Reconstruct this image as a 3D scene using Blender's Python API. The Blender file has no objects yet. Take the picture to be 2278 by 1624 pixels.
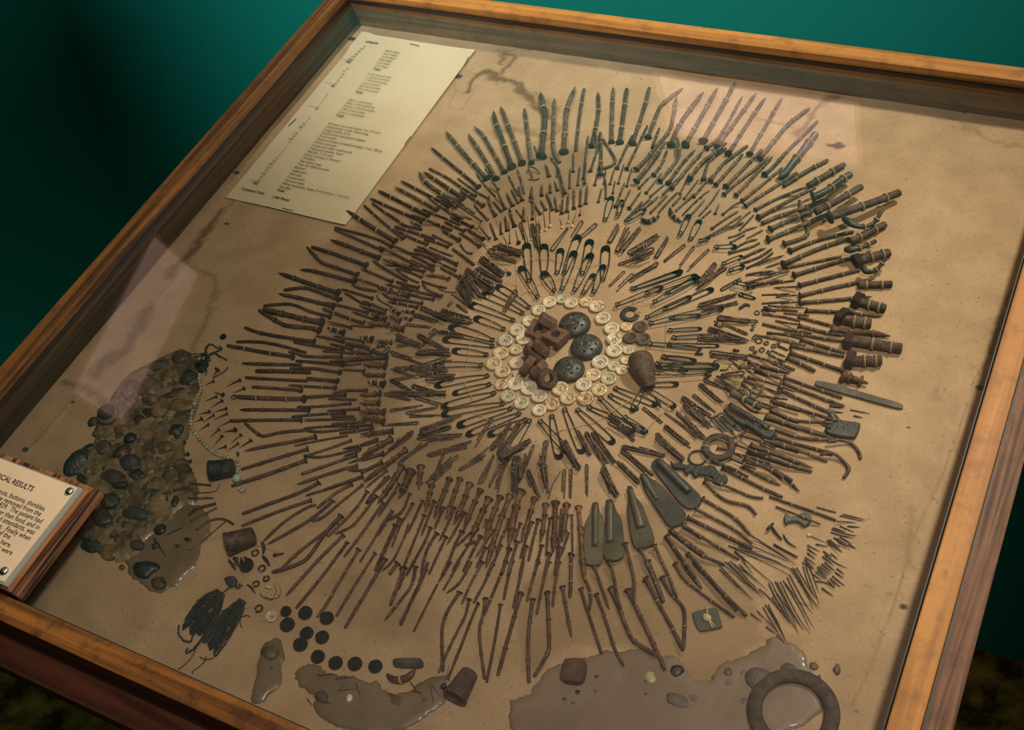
import bpy, bmesh, math, random, re
import numpy as np
from mathutils import Matrix, Vector
random.seed(7); rng = np.random.default_rng(7)
S = bpy.context.scene
COL = S.collection
PI = math.pi
# ---------------------------------------------------------------- frames
# board frame: x along the case, y up its slope, z out of the glass (metres); the case leans 16.3 degrees to the viewer
W = 0.75
TILT = math.radians(16.3)
ZC = 0.86
MB = Matrix.Translation((0, 0, ZC)) @ Matrix.Rotation(TILT, 4, 'X')
RC = Matrix(((0.885002, 0.430877, -0.176401), (0.236369, -0.74222, -0.627087), (-0.401125, 0.513278, -0.758712)))
TC = Vector((-0.669284, 0.179074, 1.223046)) * W
FPX = 2599.6
CX, CY = 1139.0, 812.0
OC = -(RC.transposed() @ TC)
H = 0.98364 * W; ZBRD = -0.05535 * W; ZGL = -0.01268 * W
OT, OL, OR_, OB = 0.02504 * W, 0.02559 * W, 0.02416 * W, 0.02359 * W
ZLEDGE = -0.053 * W
RT = RC.transposed()
def at(px, py, z=ZBRD):
    d = RT @ Vector(((px - CX) / FPX, (py - CY) / FPX, 1.0))
    s = (z - OC.z) / d.z
    return Vector((OC.x + s * d.x, OC.y + s * d.y, z))
def mpp(P):
    "metres per photo pixel at a board point"
    return (RC @ Vector(P) + TC).z / FPX
# ---------------------------------------------------------------- camera, lights, exposure
cam = bpy.data.objects.new('camera', bpy.data.cameras.new('camera')); COL.objects.link(cam)
m3 = Matrix((RT.col[0], -RT.col[1], -RT.col[2])).transposed()
cam.matrix_world = MB @ (Matrix.Translation(OC) @ m3.to_4x4())
cam.data.sensor_width = 36; cam.data.lens = 36 * FPX / 2278; cam.data.clip_start = 0.02
S.camera = cam
S.view_settings.view_transform = 'Standard'; S.view_settings.look = 'None'
S.view_settings.gamma = 1; S.view_settings.use_curve_mapping = False
S.view_settings.exposure = 0.0
S.cycles.max_bounces = 6; S.cycles.transparent_max_bounces = 8
S.cycles.use_denoising = True
world = bpy.data.worlds.new('world'); S.world = world; world.use_nodes = True
world.node_tree.nodes['Background'].inputs[0].default_value = (0.9, 0.85, 0.75, 1)
world.node_tree.nodes['Background'].inputs[1].default_value = 0.10
def area(name, loc, aim, size, power, color, sizey=None):
    l = bpy.data.lights.new(name, 'AREA'); l.energy = power; l.color = color; l.size = size
    if sizey: l.shape = 'RECTANGLE'; l.size_y = sizey
    o = bpy.data.objects.new(name, l); COL.objects.link(o)
    o.location = loc
    o.rotation_euler = (Vector(aim) - Vector(loc)).to_track_quat('-Z', 'Y').to_euler()
    return o
def spot(name, loc, aim, power, color, cone, rad, blend=1.0):
    l = bpy.data.lights.new(name, 'SPOT'); l.energy = power; l.color = color; l.spot_size = math.radians(cone); l.spot_blend = blend; l.shadow_soft_size = rad
    o = bpy.data.objects.new(name, l); COL.objects.link(o); o.location = loc
    o.rotation_euler = (Vector(aim) - Vector(loc)).to_track_quat('-Z', 'Y').to_euler(); return o
spot('track_spot_light', (0.98, 0.78, 2.34), (0.40, 0.36, 0.98), 100, (1.0, 0.90, 0.73), 56, 0.07)
spot('room_lamp_light', (1.1, -0.5, 2.36), (0.38, 0.3, 0.9), 62, (1.0, 0.90, 0.75), 44, 0.12)
spot('wall_wash_light', (-0.25, -0.45, 2.34), (-0.02, 1.06, 1.5), 190, (1.0, 0.98, 0.92), 58, 0.05)
spot('ceiling_fill_light', (1.3, -1.0, 1.2), (-0.1, 0.2, 2.43), 130, (1.0, 0.80, 0.70), 90, 0.1)  # added unseen lamp, brightens the ceiling that the glass mirrors as haze
# ---------------------------------------------------------------- helpers
def link(o):
    COL.objects.link(o); return o
def mesh(name, V, F, mat, smooth=True):
    me = bpy.data.meshes.new(name)
    me.from_pydata([tuple(v) for v in V], [], F)
    if mat: me.materials.append(mat)
    if smooth: me.polygons.foreach_set('use_smooth', [True] * len(me.polygons))
    me.update()
    return me
def part(name, me, parent, M=None):
    o = bpy.data.objects.new(name, me); link(o)
    o.parent = parent
    if M is not None: o.matrix_basis = M
    return o
def tagit(o, label, cat, group=None, kind=None):
    if label: o['label'] = label
    if cat: o['category'] = cat
    if group: o['group'] = group
    if kind: o['kind'] = kind
    return o
def root(name, P):
    o = bpy.data.objects.new(name, None); link(o); o.empty_display_size = 0.01
    o.matrix_world = MB @ Matrix.Translation(P)
    return o
def single(name, me, P):
    o = bpy.data.objects.new(name, me); link(o)
    o.matrix_world = MB @ Matrix.Translation(P)
    return o
# ---------------------------------------------------------------- materials
MATS = {}
def nmat(name, base, rough=0.6, metal=0.0, var=None, scale=60, bump=0.0, bscale=400, spec=0.5, rnd=0.0, detail=3, coat=0.0, contrast=(0.35, 0.65)):
    if name in MATS: return MATS[name]
    m = bpy.data.materials.new(name); m.use_nodes = True; nt = m.node_tree; N = nt.nodes; L = nt.links
    b = N['Principled BSDF']; b.inputs['Roughness'].default_value = rough; b.inputs['Metallic'].default_value = metal
    b.inputs['Specular IOR Level'].default_value = spec; b.inputs['Coat Weight'].default_value = coat
    b.inputs['Base Color'].default_value = (*base, 1)
    tc = N.new('ShaderNodeTexCoord'); oi = N.new('ShaderNodeObjectInfo')
    add = N.new('ShaderNodeVectorMath'); add.operation = 'ADD'
    sc = N.new('ShaderNodeVectorMath'); sc.operation = 'SCALE'; sc.inputs[0].default_value = (3.1, 7.7, 5.3)
    L.new(oi.outputs['Random'], sc.inputs['Scale']); L.new(tc.outputs['Object'], add.inputs[0]); L.new(sc.outputs[0], add.inputs[1])
    if var:
        n = N.new('ShaderNodeTexNoise'); n.inputs['Scale'].default_value = scale; n.inputs['Detail'].default_value = detail
        L.new(add.outputs[0], n.inputs['Vector'])
        r = N.new('ShaderNodeValToRGB'); e = r.color_ramp.elements
        e[0].position = contrast[0]; e[0].color = (*base, 1); e[1].position = contrast[1]; e[1].color = (*var, 1)
        L.new(n.outputs['Fac'], r.inputs['Fac']); out = r.outputs['Color']
        if rnd:
            hv = N.new('ShaderNodeHueSaturation'); mr = N.new('ShaderNodeMapRange')
            mr.inputs['To Min'].default_value = 1 - rnd; mr.inputs['To Max'].default_value = 1 + rnd
            L.new(oi.outputs['Random'], mr.inputs['Value']); L.new(mr.outputs[0], hv.inputs['Value']); L.new(out, hv.inputs['Color']); out = hv.outputs['Color']
        L.new(out, b.inputs['Base Color'])
    if bump:
        n2 = N.new('ShaderNodeTexNoise'); n2.inputs['Scale'].default_value = bscale; n2.inputs['Detail'].default_value = 2
        L.new(add.outputs[0], n2.inputs['Vector'])
        bp = N.new('ShaderNodeBump'); bp.inputs['Strength'].default_value = bump; bp.inputs['Distance'].default_value = 0.001
        L.new(n2.outputs['Fac'], bp.inputs['Height']); L.new(bp.outputs[0], b.inputs['Normal'])
    MATS[name] = m; return m
def rust(name, a, b, **k):
    kw = dict(rough=0.62, metal=0.15, var=b, scale=170, bump=0.9, bscale=800, rnd=0.32, contrast=(.40, .60)); kw.update(k)
    return nmat(name, a, **kw)
M_NAIL = {'T': rust('rust_hazed_grey', (0.046, 0.036, 0.024), (0.120, 0.084, 0.050)),  # far nails: glass haze partly painted into the rust tone
          'L': rust('rust_dark', (0.036, 0.021, 0.012), (0.090, 0.050, 0.027)),
          'B': rust('rust_red', (0.050, 0.024, 0.015), (0.110, 0.058, 0.036), rough=0.5),
          'R': rust('rust_brown', (0.045, 0.028, 0.018), (0.105, 0.066, 0.040))}
M_SCREW = rust('rust_orange', (0.055, 0.026, 0.012), (0.170, 0.078, 0.030), rough=0.5, rnd=0.35)
M_BOLT = rust('rust_bolt', (0.040, 0.026, 0.018), (0.095, 0.060, 0.040), rough=0.7, bump=0.8)
M_NUT = rust('rust_nut', (0.075, 0.034, 0.020), (0.135, 0.066, 0.040), rough=0.75, bump=0.8)
M_BLACK = rust('black_iron', (0.010, 0.012, 0.011), (0.030, 0.034, 0.028), rough=0.42)
M_PIN = rust('dark_brass', (0.016, 0.020, 0.015), (0.045, 0.045, 0.032), rough=0.45, metal=0.4)
M_TEAL = rust('black_teal_reflection', (0.004, 0.017, 0.015), (0.012, 0.042, 0.036), rough=0.45, metal=0.3)  # the wall's teal reflection is painted into this black metal
M_HAIR = rust('rust_wire', (0.045, 0.028, 0.018), (0.110, 0.072, 0.044), rough=0.5)
M_STRAIGHT = rust('pin_steel', (0.030, 0.026, 0.022), (0.070, 0.055, 0.042), rough=0.5)
M_SPOON = rust('tarnished_plate', (0.050, 0.046, 0.026), (0.100, 0.088, 0.050), rough=0.45, scale=40, bump=0.3, metal=0.3)
M_SPOON2 = rust('tarnished_brown', (0.040, 0.034, 0.024), (0.085, 0.070, 0.050), rough=0.5, scale=40, bump=0.3)
M_LEAD = rust('grey_iron', (0.032, 0.036, 0.030), (0.075, 0.078, 0.064), rough=0.45, scale=50, bump=0.4, metal=0.3)
M_THREAD = nmat('cotton_thread', (0.36, 0.25, 0.13), rough=0.9, var=(0.52, 0.40, 0.23), scale=200, spec=0.1)
M_BTN = {'W': nmat('button_white', (0.60, 0.52, 0.39), rough=0.16, var=(0.52, 0.42, 0.28), scale=2.0, spec=0.6, rnd=0.08, coat=0.3),
         'C': nmat('button_cream', (0.60, 0.50, 0.32), rough=0.18, var=(0.42, 0.30, 0.15), scale=2.2, spec=0.6, rnd=0.1, coat=0.3),
         'Y': nmat('button_yellow', (0.66, 0.54, 0.32), rough=0.18, var=(0.42, 0.20, 0.05), scale=2.0, spec=0.6, rnd=0.08, coat=0.3, contrast=(.45, .7)),
         'G': nmat('button_greyish', (0.50, 0.45, 0.31), rough=0.2, var=(0.36, 0.32, 0.20), scale=2.0, spec=0.6, rnd=0.1, coat=0.3),
         'S': nmat('button_stained', (0.62, 0.52, 0.36), rough=0.2, var=(0.20, 0.11, 0.05), scale=1.6, spec=0.6, rnd=0.08, coat=0.3, contrast=(.5, .68)),
         'O': nmat('button_rusty', (0.62, 0.50, 0.32), rough=0.25, var=(0.28, 0.12, 0.04), scale=1.6, spec=0.5, rnd=0.08, coat=0.2),
         'B': nmat('button_dark', (0.055, 0.035, 0.024), rough=0.5, var=(0.11, 0.075, 0.05), scale=3.0, spec=0.4, rnd=0.15)}
M_HOLE_SHADE = nmat('hole_shade', (0.030, 0.020, 0.012), rough=0.9)  # painted shade for the insides of button and shaker holes
M_SHAK = rust('shaker_pewter', (0.040, 0.044, 0.036), (0.085, 0.088, 0.072), rough=0.38, scale=2.2, bump=0.35, bscale=9, metal=0.35, rnd=0.1)
M_BEADW = nmat('bead_white', (0.62, 0.52, 0.34), rough=0.3, var=(0.5, 0.4, 0.24), scale=200, rnd=0.1)
M_BEADG = nmat('bead_greygreen', (0.26, 0.25, 0.16), rough=0.3, var=(0.40, 0.36, 0.24), scale=120, rnd=0.15)
M_BEADT = nmat('bead_turquoise', (0.24, 0.40, 0.31), rough=0.3, var=(0.42, 0.50, 0.38), scale=120, rnd=0.15)
M_BEADK = nmat('bead_black', (0.004, 0.010, 0.010), rough=0.2, var=(0.010, 0.022, 0.020), scale=120, rnd=0.3)
M_THREAD2 = nmat('rust_stained_thread', (0.10, 0.062, 0.034), rough=0.9, var=(0.22, 0.155, 0.085), scale=200, spec=0.1)
M_LINEN = None
M_PAPER = nmat('aged_paper', (0.62, 0.53, 0.36), rough=0.8, var=(0.58, 0.49, 0.32), scale=14, spec=0.2)
M_INK = nmat('printed_ink', (0.06, 0.07, 0.045), rough=0.8, spec=0.1)
M_RESIN = nmat('amber_glue', (0.060, 0.036, 0.016), rough=0.36, var=(0.25, 0.175, 0.09), scale=60, bump=1.0, bscale=300, coat=0.3, detail=8)
M_GLUE2 = nmat('brown_glue', (0.125, 0.085, 0.045), rough=0.45, var=(0.17, 0.12, 0.068), scale=30, bump=0.2, bscale=200, coat=0.2, detail=5)
M_GLUE3 = nmat('dull_brown_glue', (0.155, 0.105, 0.065), rough=0.5, var=(0.20, 0.14, 0.09), scale=26, bump=0.3, bscale=200, coat=0.2, detail=6)
def stone_mat(k):
    c = {'k': ((0.006, 0.008, 0.007), (0.030, 0.032, 0.026)), 'g': ((0.010, 0.012, 0.009), (0.046, 0.044, 0.030)),
         'n': ((0.034, 0.020, 0.014), (0.095, 0.060, 0.038)), 'a': ((0.060, 0.036, 0.018), (0.20, 0.13, 0.06)),
         'r': ((0.028, 0.008, 0.006), (0.075, 0.026, 0.018)), 'p': ((0.075, 0.045, 0.036), (0.18, 0.12, 0.09)),
         'o': ((0.050, 0.045, 0.022), (0.12, 0.10, 0.055)), 'c': ((0.50, 0.40, 0.22), (0.60, 0.50, 0.32)),
         's': ((0.030, 0.030, 0.022), (0.055, 0.052, 0.040)), 'w': ((0.55, 0.50, 0.40), (0.7, 0.62, 0.5)),
         'y': ((0.20, 0.25, 0.10), (0.48, 0.48, 0.28)), 'e': ((0.085, 0.060, 0.048), (0.125, 0.092, 0.072)),
         'h': ((0.090, 0.060, 0.022), (0.24, 0.15, 0.055))}[k]
    return nmat('lump_' + {'k': 'black', 'g': 'dark_green', 'n': 'brown', 'a': 'amber', 'r': 'maroon', 'p': 'pinkish', 'o': 'olive', 'c': 'cream', 's': 'slate', 'w': 'white', 'y': 'pale_green', 'e': 'grey_brown', 'h': 'honey'}[k],
                c[0], rough=0.42 if k in 'kgarphy' else 0.55, var=c[1], scale=110, bump=0.9, bscale=420, coat=0.15 if k in 'arph' else 0.04, rnd=0.15, detail=5)
def wood(name, a, b, dark, axis='X', scale=1.0, rough=0.5, blot=0.5):
    m = bpy.data.materials.new(name); m.use_nodes = True; nt = m.node_tree; N = nt.nodes; L = nt.links
    P = N['Principled BSDF']; P.inputs['Roughness'].default_value = rough; P.inputs['Specular IOR Level'].default_value = 0.3
    tc = N.new('ShaderNodeTexCoord'); mp = N.new('ShaderNodeMapping')
    s = {'X': (3, 90, 90), 'Y': (90, 3, 90)}[axis]
    mp.inputs['Scale'].default_value = [q * scale for q in s]
    L.new(tc.outputs['Object'], mp.inputs['Vector'])
    n = N.new('ShaderNodeTexNoise'); n.inputs['Scale'].default_value = 1.0; n.inputs['Detail'].default_value = 6; n.inputs['Distortion'].default_value = 1.2
    L.new(mp.outputs[0], n.inputs['Vector'])
    r = N.new('ShaderNodeValToRGB'); e = r.color_ramp.elements
    e[0].position = 0.38; e[0].color = (*a, 1); e[1].position = 0.62; e[1].color = (*b, 1)
    L.new(n.outputs['Fac'], r.inputs['Fac'])
    n2 = N.new('ShaderNodeTexNoise'); n2.inputs['Scale'].default_value = 55; n2.inputs['Detail'].default_value = 6; n2.inputs['Roughness'].default_value = 0.7
    L.new(tc.outputs['Object'], n2.inputs['Vector'])
    r2 = N.new('ShaderNodeValToRGB'); e = r2.color_ramp.elements
    e[0].position = 0.50; e[0].color = (0, 0, 0, 1); e[1].position = 0.72; e[1].color = (blot, blot, blot, 1)
    L.new(n2.outputs['Fac'], r2.inputs['Fac'])
    mx = N.new('ShaderNodeMixRGB'); mx.inputs['Color2'].default_value = (*dark, 1)
    L.new(r2.outputs['Color'], mx.inputs['Fac']); L.new(r.outputs['Color'], mx.inputs['Color1']); L.new(mx.outputs[0], P.inputs['Base Color'])
    bp = N.new('ShaderNodeBump'); bp.inputs['Strength'].default_value = 0.25; bp.inputs['Distance'].default_value = 0.001
    L.new(n.outputs['Fac'], bp.inputs['Height']); L.new(bp.outputs[0], P.inputs['Normal'])
    return m
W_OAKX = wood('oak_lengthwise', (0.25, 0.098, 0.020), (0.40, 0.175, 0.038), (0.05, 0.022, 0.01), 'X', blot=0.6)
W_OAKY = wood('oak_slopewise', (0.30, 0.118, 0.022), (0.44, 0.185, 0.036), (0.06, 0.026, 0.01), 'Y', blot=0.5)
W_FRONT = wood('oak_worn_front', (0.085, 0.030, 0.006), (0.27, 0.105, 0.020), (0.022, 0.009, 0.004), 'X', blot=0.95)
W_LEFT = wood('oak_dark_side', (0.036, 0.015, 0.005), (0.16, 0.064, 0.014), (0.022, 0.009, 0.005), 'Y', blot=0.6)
W_INX = wood('inner_oak_lengthwise', (0.12, 0.062, 0.030), (0.22, 0.125, 0.062), (0.03, 0.016, 0.01), 'X', rough=0.6)
W_INY = wood('inner_oak_slopewise', (0.065, 0.034, 0.016), (0.13, 0.072, 0.036), (0.03, 0.016, 0.01), 'Y', rough=0.6)
W_REDX = wood('red_mahogany', (0.045, 0.012, 0.006), (0.11, 0.032, 0.014), (0.02, 0.006, 0.004), 'X')
W_RIM = wood('rough_walnut', (0.075, 0.032, 0.016), (0.20, 0.095, 0.048), (0.02, 0.01, 0.006), 'Y', rough=0.6, scale=2)
W_PLQ = wood('zebra_wood', (0.016, 0.007, 0.006), (0.30, 0.125, 0.050), (0.02, 0.01, 0.008), 'Y', scale=1.6, blot=0.2)
W_PLQX = wood('zebra_wood_end', (0.020, 0.010, 0.008), (0.12, 0.055, 0.026), (0.02, 0.01, 0.008), 'X', scale=1.6, blot=0.2)
M_DARK = nmat('gasket_and_gap_black', (0.006, 0.005, 0.005), rough=0.5)
M_STEEL = nmat('bright_screw', (0.55, 0.52, 0.46), rough=0.25, metal=1.0)
M_ALU = nmat('grey_acrylic_edge', (0.26, 0.25, 0.22), rough=0.3)
M_PLATE = nmat('cream_plastic', (0.66, 0.50, 0.34), rough=0.45, var=(0.62, 0.47, 0.31), scale=20)
M_BLKINK = nmat('black_lettering', (0.012, 0.010, 0.010), rough=0.5)
M_PATCH = nmat('green_leather', (0.040, 0.046, 0.034), rough=0.7, var=(0.060, 0.066, 0.048), scale=60, bump=0.3)
def mat_glass():
    m = bpy.data.materials.new('case_glass'); m.use_nodes = True; nt = m.node_tree; N = nt.nodes; L = nt.links
    N.remove(N['Principled BSDF'])
    tr = N.new('ShaderNodeBsdfTransparent'); tr.inputs[0].default_value = (0.97, 0.98, 0.965, 1)
    gl = N.new('ShaderNodeBsdfGlossy'); gl.inputs['Roughness'].default_value = 0.03
    fr = N.new('ShaderNodeFresnel'); fr.inputs['IOR'].default_value = 1.5
    dbl = N.new('ShaderNodeMath'); dbl.operation = 'MULTIPLY'; dbl.inputs[1].default_value = 1.7
    mx = N.new('ShaderNodeMixShader')
    L.new(fr.outputs[0], dbl.inputs[0]); L.new(dbl.outputs[0], mx.inputs[0]); L.new(tr.outputs[0], mx.inputs[1]); L.new(gl.outputs[0], mx.inputs[2])
    L.new(mx.outputs[0], N['Material Output'].inputs[0])
    return m
# ---------------------------------------------------------------- shape makers
def chaikin(P, n=2):
    P = [np.array(p, float) for p in P]
    for _ in range(n):
        if len(P) < 3: return P
        Q = [P[0]]
        for a, b in zip(P[:-1], P[1:]):
            Q += [a * .75 + b * .25, a * .25 + b * .75]
        Q.append(P[-1]); Q2 = [Q[0]] + Q[2:-2] + [Q[-1]] if len(Q) > 4 else Q
        P = Q2
    return P
def resample(P, step):
    P = np.array(P, float); d = np.r_[0, np.cumsum(np.linalg.norm(np.diff(P, axis=0), axis=1))]
    n = max(2, int(round(d[-1] / step)) + 1); s = np.linspace(0, d[-1], n)
    return np.stack([np.interp(s, d, P[:, k]) for k in range(P.shape[1])], 1), s
def tube(P, Rr, seg=8, cap=True, flat=1.0, radf=None, s=None):
    P = np.array(P, float); n = len(P)
    T = np.gradient(P, axis=0); T /= np.linalg.norm(T, axis=1)[:, None] + 1e-12
    up = np.array([0, 0, 1.0]); V = []
    a = np.linspace(0, 2 * PI, seg, endpoint=False)
    for i in range(n):
        t = T[i]; x = np.cross(up, t)
        if np.linalg.norm(x) < 1e-3: x = np.cross(np.array([0, 1.0, 0.01]), t)
        x /= np.linalg.norm(x); y = np.cross(t, x)
        r = Rr[i] if np.ndim(Rr) else Rr
        k = radf(a, i) if radf is not None else 1.0
        V.append(P[i] + (np.cos(a) * r * k)[:, None] * x + (np.sin(a) * r * flat * k)[:, None] * y)
    V = np.concatenate(V); F = []
    for i in range(n - 1):
        for j in range(seg):
            F.append((i * seg + j, i * seg + (j + 1) % seg, (i + 1) * seg + (j + 1) % seg, (i + 1) * seg + j))
    if cap:
        F.append(tuple(range(seg - 1, -1, -1))); F.append(tuple((n - 1) * seg + j for j in range(seg)))
    return V, F
def join(*VF):
    V = []; F = []; o = 0
    for v, f in VF:
        V.append(np.array(v, float).reshape(-1, 3)); F += [tuple(i + o for i in q) for q in f]; o += len(v)
    return np.concatenate(V), F
def polar(prof, seg=48, rf=None, zf=None, close=True):
    "prof: list of (r, z); rf(theta, ring, r) -> r ; zf(theta, r, z, ring) -> z"
    a = np.linspace(0, 2 * PI, seg, endpoint=False); V = []; F = []
    for i, (r, z) in enumerate(prof):
        rr = np.full(seg, r) if rf is None else rf(a, i, r)
        zz = np.full(seg, z) if zf is None else zf(a, rr, z, i)
        V.append(np.stack([rr * np.cos(a), rr * np.sin(a), zz], 1))
    V = np.concatenate(V)
    for i in range(len(prof) - 1):
        for j in range(seg):
            F.append((i * seg + j, i * seg + (j + 1) % seg, (i + 1) * seg + (j + 1) % seg, (i + 1) * seg + j))
    if close:
        F.append(tuple(range(seg - 1, -1, -1))); F.append(tuple((len(prof) - 1) * seg + j for j in range(seg)))
    return V, F
def frame_z(d, up=(0, 0, 1)):
    "matrix whose z axis points along d"
    z = Vector(d).normalized(); x = Vector(up).cross(z)
    if x.length < 1e-4: x = Vector((0, 1, 0)).cross(z)
    x.normalize(); y = z.cross(x)
    return Matrix((x, y, z)).transposed().to_4x4()
def xf(M, VF):
    v, f = VF; M = np.array(M)
    v = np.array(v) @ M[:3, :3].T + M[:3, 3]
    return v, f
def box(x0, x1, y0, y1, z0, z1):
    V = [(x, y, z) for z in (z0, z1) for y in (y0, y1) for x in (x0, x1)]
    return np.array(V, float), [(0, 2, 3, 1), (4, 5, 7, 6), (0, 1, 5, 4), (2, 6, 7, 3), (0, 4, 6, 2), (1, 3, 7, 5)]
def beveled(name, VF, mat, bev=0.001, seg=2):
    bm = bmesh.new(); vs = [bm.verts.new(v) for v in VF[0]]
    for f in VF[1]:
        try: bm.faces.new([vs[i] for i in f])
        except ValueError: pass
    bmesh.ops.recalc_face_normals(bm, faces=bm.faces)
    if bev: bmesh.ops.bevel(bm, geom=list(bm.edges), offset=bev, segments=seg, affect='EDGES', profile=0.6)
    me = bpy.data.meshes.new(name); bm.to_mesh(me); bm.free(); me.materials.append(mat)
    return me
def blob(rx, ry, rz, seed, rough=0.18, sub=3, freq=1.3):
    bm = bmesh.new(); bmesh.ops.create_icosphere(bm, subdivisions=sub, radius=1)
    r = np.random.default_rng(seed); K = r.normal(size=(7, 3)) * freq * 1.6; ph = r.uniform(0, 6.3, 7)
    V = np.array([v.co[:] for v in bm.verts]); F = [tuple(v.index for v in f.verts) for f in bm.faces]; bm.free()
    d = sum(np.sin(V @ K[i] + ph[i]) / (1 + .3 * i) for i in range(7)) / 2.4
    V = V * (1 + rough * d)[:, None]
    V = V * np.array([rx, ry, rz]); V[:, 2] = np.maximum(V[:, 2], -rz * .55)
    return V, F
def extrude(poly, t, bev=0.0004):
    "poly: 2-D outline (metres) -> plate of thickness t with bevelled rim; outline at z=0"
    P = np.array(poly, float)
    if 0.5 * np.sum(P[:, 0] * np.roll(P[:, 1], -1) - np.roll(P[:, 0], -1) * P[:, 1]) < 0: P = P[::-1]
    n = len(P); E = np.roll(P, -1, 0) - np.roll(P, 1, 0); N2 = np.stack([-E[:, 1], E[:, 0]], 1); N2 /= np.linalg.norm(N2, axis=1)[:, None] + 1e-9
    rings = [np.c_[P, np.zeros(n)], np.c_[P, np.full(n, t - bev)], np.c_[P + N2 * bev, np.full(n, t)]]
    V = np.concatenate(rings); F = []
    for k in range(2):
        for j in range(n): F.append((k * n + j, k * n + (j + 1) % n, (k + 1) * n + (j + 1) % n, (k + 1) * n + j))
    F.append(tuple(range(n - 1, -1, -1))); F.append(tuple(2 * n + j for j in range(n)))
    return V, F
# ---------------------------------------------------------------- the room
def wpt(P): return MB @ Vector(P)
def wray(px, py):
    d = RT @ Vector(((px - CX) / FPX, (py - CY) / FPX, 1.0)); return wpt(OC), (MB.to_3x3() @ d)
o_, d_ = wray(2171, 1441); s_ = -o_.z / d_.z; YW = (o_ + d_ * s_).y
o_, d_ = wray(2278, 1473); s_ = -o_.z / d_.z; YW = 0.5 * (YW + (o_ + d_ * s_).y)
o_, d_ = wray(281, 498); XL = (o_ + d_ * ((YW - o_.y) / d_.y)).x
print('WALL', YW, XL, 'far rail y', wpt((0, H + OT, 0)))
XR, YF, ZT = 2.6, -2.3, 2.43
M_TW = nmat('teal_paint', (0.0006, 0.170, 0.138), rough=0.55, var=(0.0008, 0.180, 0.147), scale=3, bump=0.15, bscale=90, spec=0.3)
M_FLOOR = nmat('olive_carpet', (0.035, 0.024, 0.006), rough=0.95, var=(0.24, 0.165, 0.035), scale=26, bump=0.5, bscale=500, spec=0.05, detail=8, contrast=(.38, .66))
M_CEIL = nmat('ceiling_paint', (0.78, 0.70, 0.64), rough=0.9)
M_OTHER = nmat('tan_paint', (0.20, 0.15, 0.10), rough=0.8)
def st(name, VF, mat, bev=0):
    me = beveled(name, VF, mat, bev) if bev else mesh(name, VF[0], VF[1], mat, False)
    o = link(bpy.data.objects.new(name, me)); o['kind'] = 'structure'; return o
st('floor', box(XL - .1, XR + .1, YF - .1, YW + .1, -.05, 0), M_FLOOR)
st('ceiling', box(XL - .1, XR + .1, YF - .1, YW + .1, ZT, ZT + .05), M_CEIL)
st('wall_back', box(XL - .1, XR + .1, YW, YW + .1, 0, ZT), M_TW)
st('wall_left', box(XL - .1, XL, YF, YW, 0, ZT), M_TW)
st('wall_right', box(XR, XR + .1, YF, YW, 0, ZT), M_OTHER)
st('wall_front', box(XL - .1, XR + .1, YF - .1, YF, 0, ZT), M_OTHER)
# ceiling panels of the room (they show in the glass): where the mirrored view rays meet the ceiling
# two pale framed notices on the walls; the glass mirrors them
def notice(name, loc, rot, w, h, label):
    r = link(bpy.data.objects.new(name, None)); r.location = loc; r.rotation_euler = rot; tagit(r, label, 'notice')
    part('notice_sheet', beveled('notice_sheet', box(-w / 2, w / 2, -.004, .0, -h / 2, h / 2), M_NOTICE, .001), r)
    for b in (box(-w / 2 - .008, w / 2 + .008, -.008, 0, h / 2, h / 2 + .008), box(-w / 2 - .008, w / 2 + .008, -.008, 0, -h / 2 - .008, -h / 2), box(-w / 2 - .008, -w / 2, -.008, 0, -h / 2, h / 2), box(w / 2, w / 2 + .008, -.008, 0, -h / 2, h / 2)):
        part('frame_strip', mesh('frame_strip', *b, M_NOTF, False), r)
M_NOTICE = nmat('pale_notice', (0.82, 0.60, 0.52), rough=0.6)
nb = M_NOTICE.node_tree.nodes['Principled BSDF']; nb.inputs['Emission Color'].default_value = (1.0, .66, .58, 1); nb.inputs['Emission Strength'].default_value = 0.6  # glow added to the sheets to strengthen their reflection in the glass
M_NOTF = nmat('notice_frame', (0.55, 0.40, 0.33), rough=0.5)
notice('wall_notice', (.29, YW - .001, 1.715), (0, 0, 0), .31, .17, 'pale pinkish notice with added glow on the teal wall behind the case')
notice('wall_notice', (XL + .001, .50, 1.955), (0, 0, PI / 2), .35, .17, 'pale notice with added glow on the dark teal side wall')
# ---------------------------------------------------------------- display case
case = root('display_case', (0, 0, 0))
tagit(case, 'slanted wooden display case with a glazed top and worn oak rails', 'display case')
X0, X1, Y0, Y1 = 0.0, W, 0.0, H
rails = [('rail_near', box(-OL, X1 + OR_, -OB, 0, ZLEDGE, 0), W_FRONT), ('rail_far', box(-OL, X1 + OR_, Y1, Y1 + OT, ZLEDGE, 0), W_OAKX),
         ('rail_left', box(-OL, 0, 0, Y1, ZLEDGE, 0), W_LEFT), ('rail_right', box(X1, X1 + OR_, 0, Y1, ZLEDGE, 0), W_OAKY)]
for nm, VF, mt in rails: part('rail', beveled(nm, VF, mt, 0.0012), case)
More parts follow.
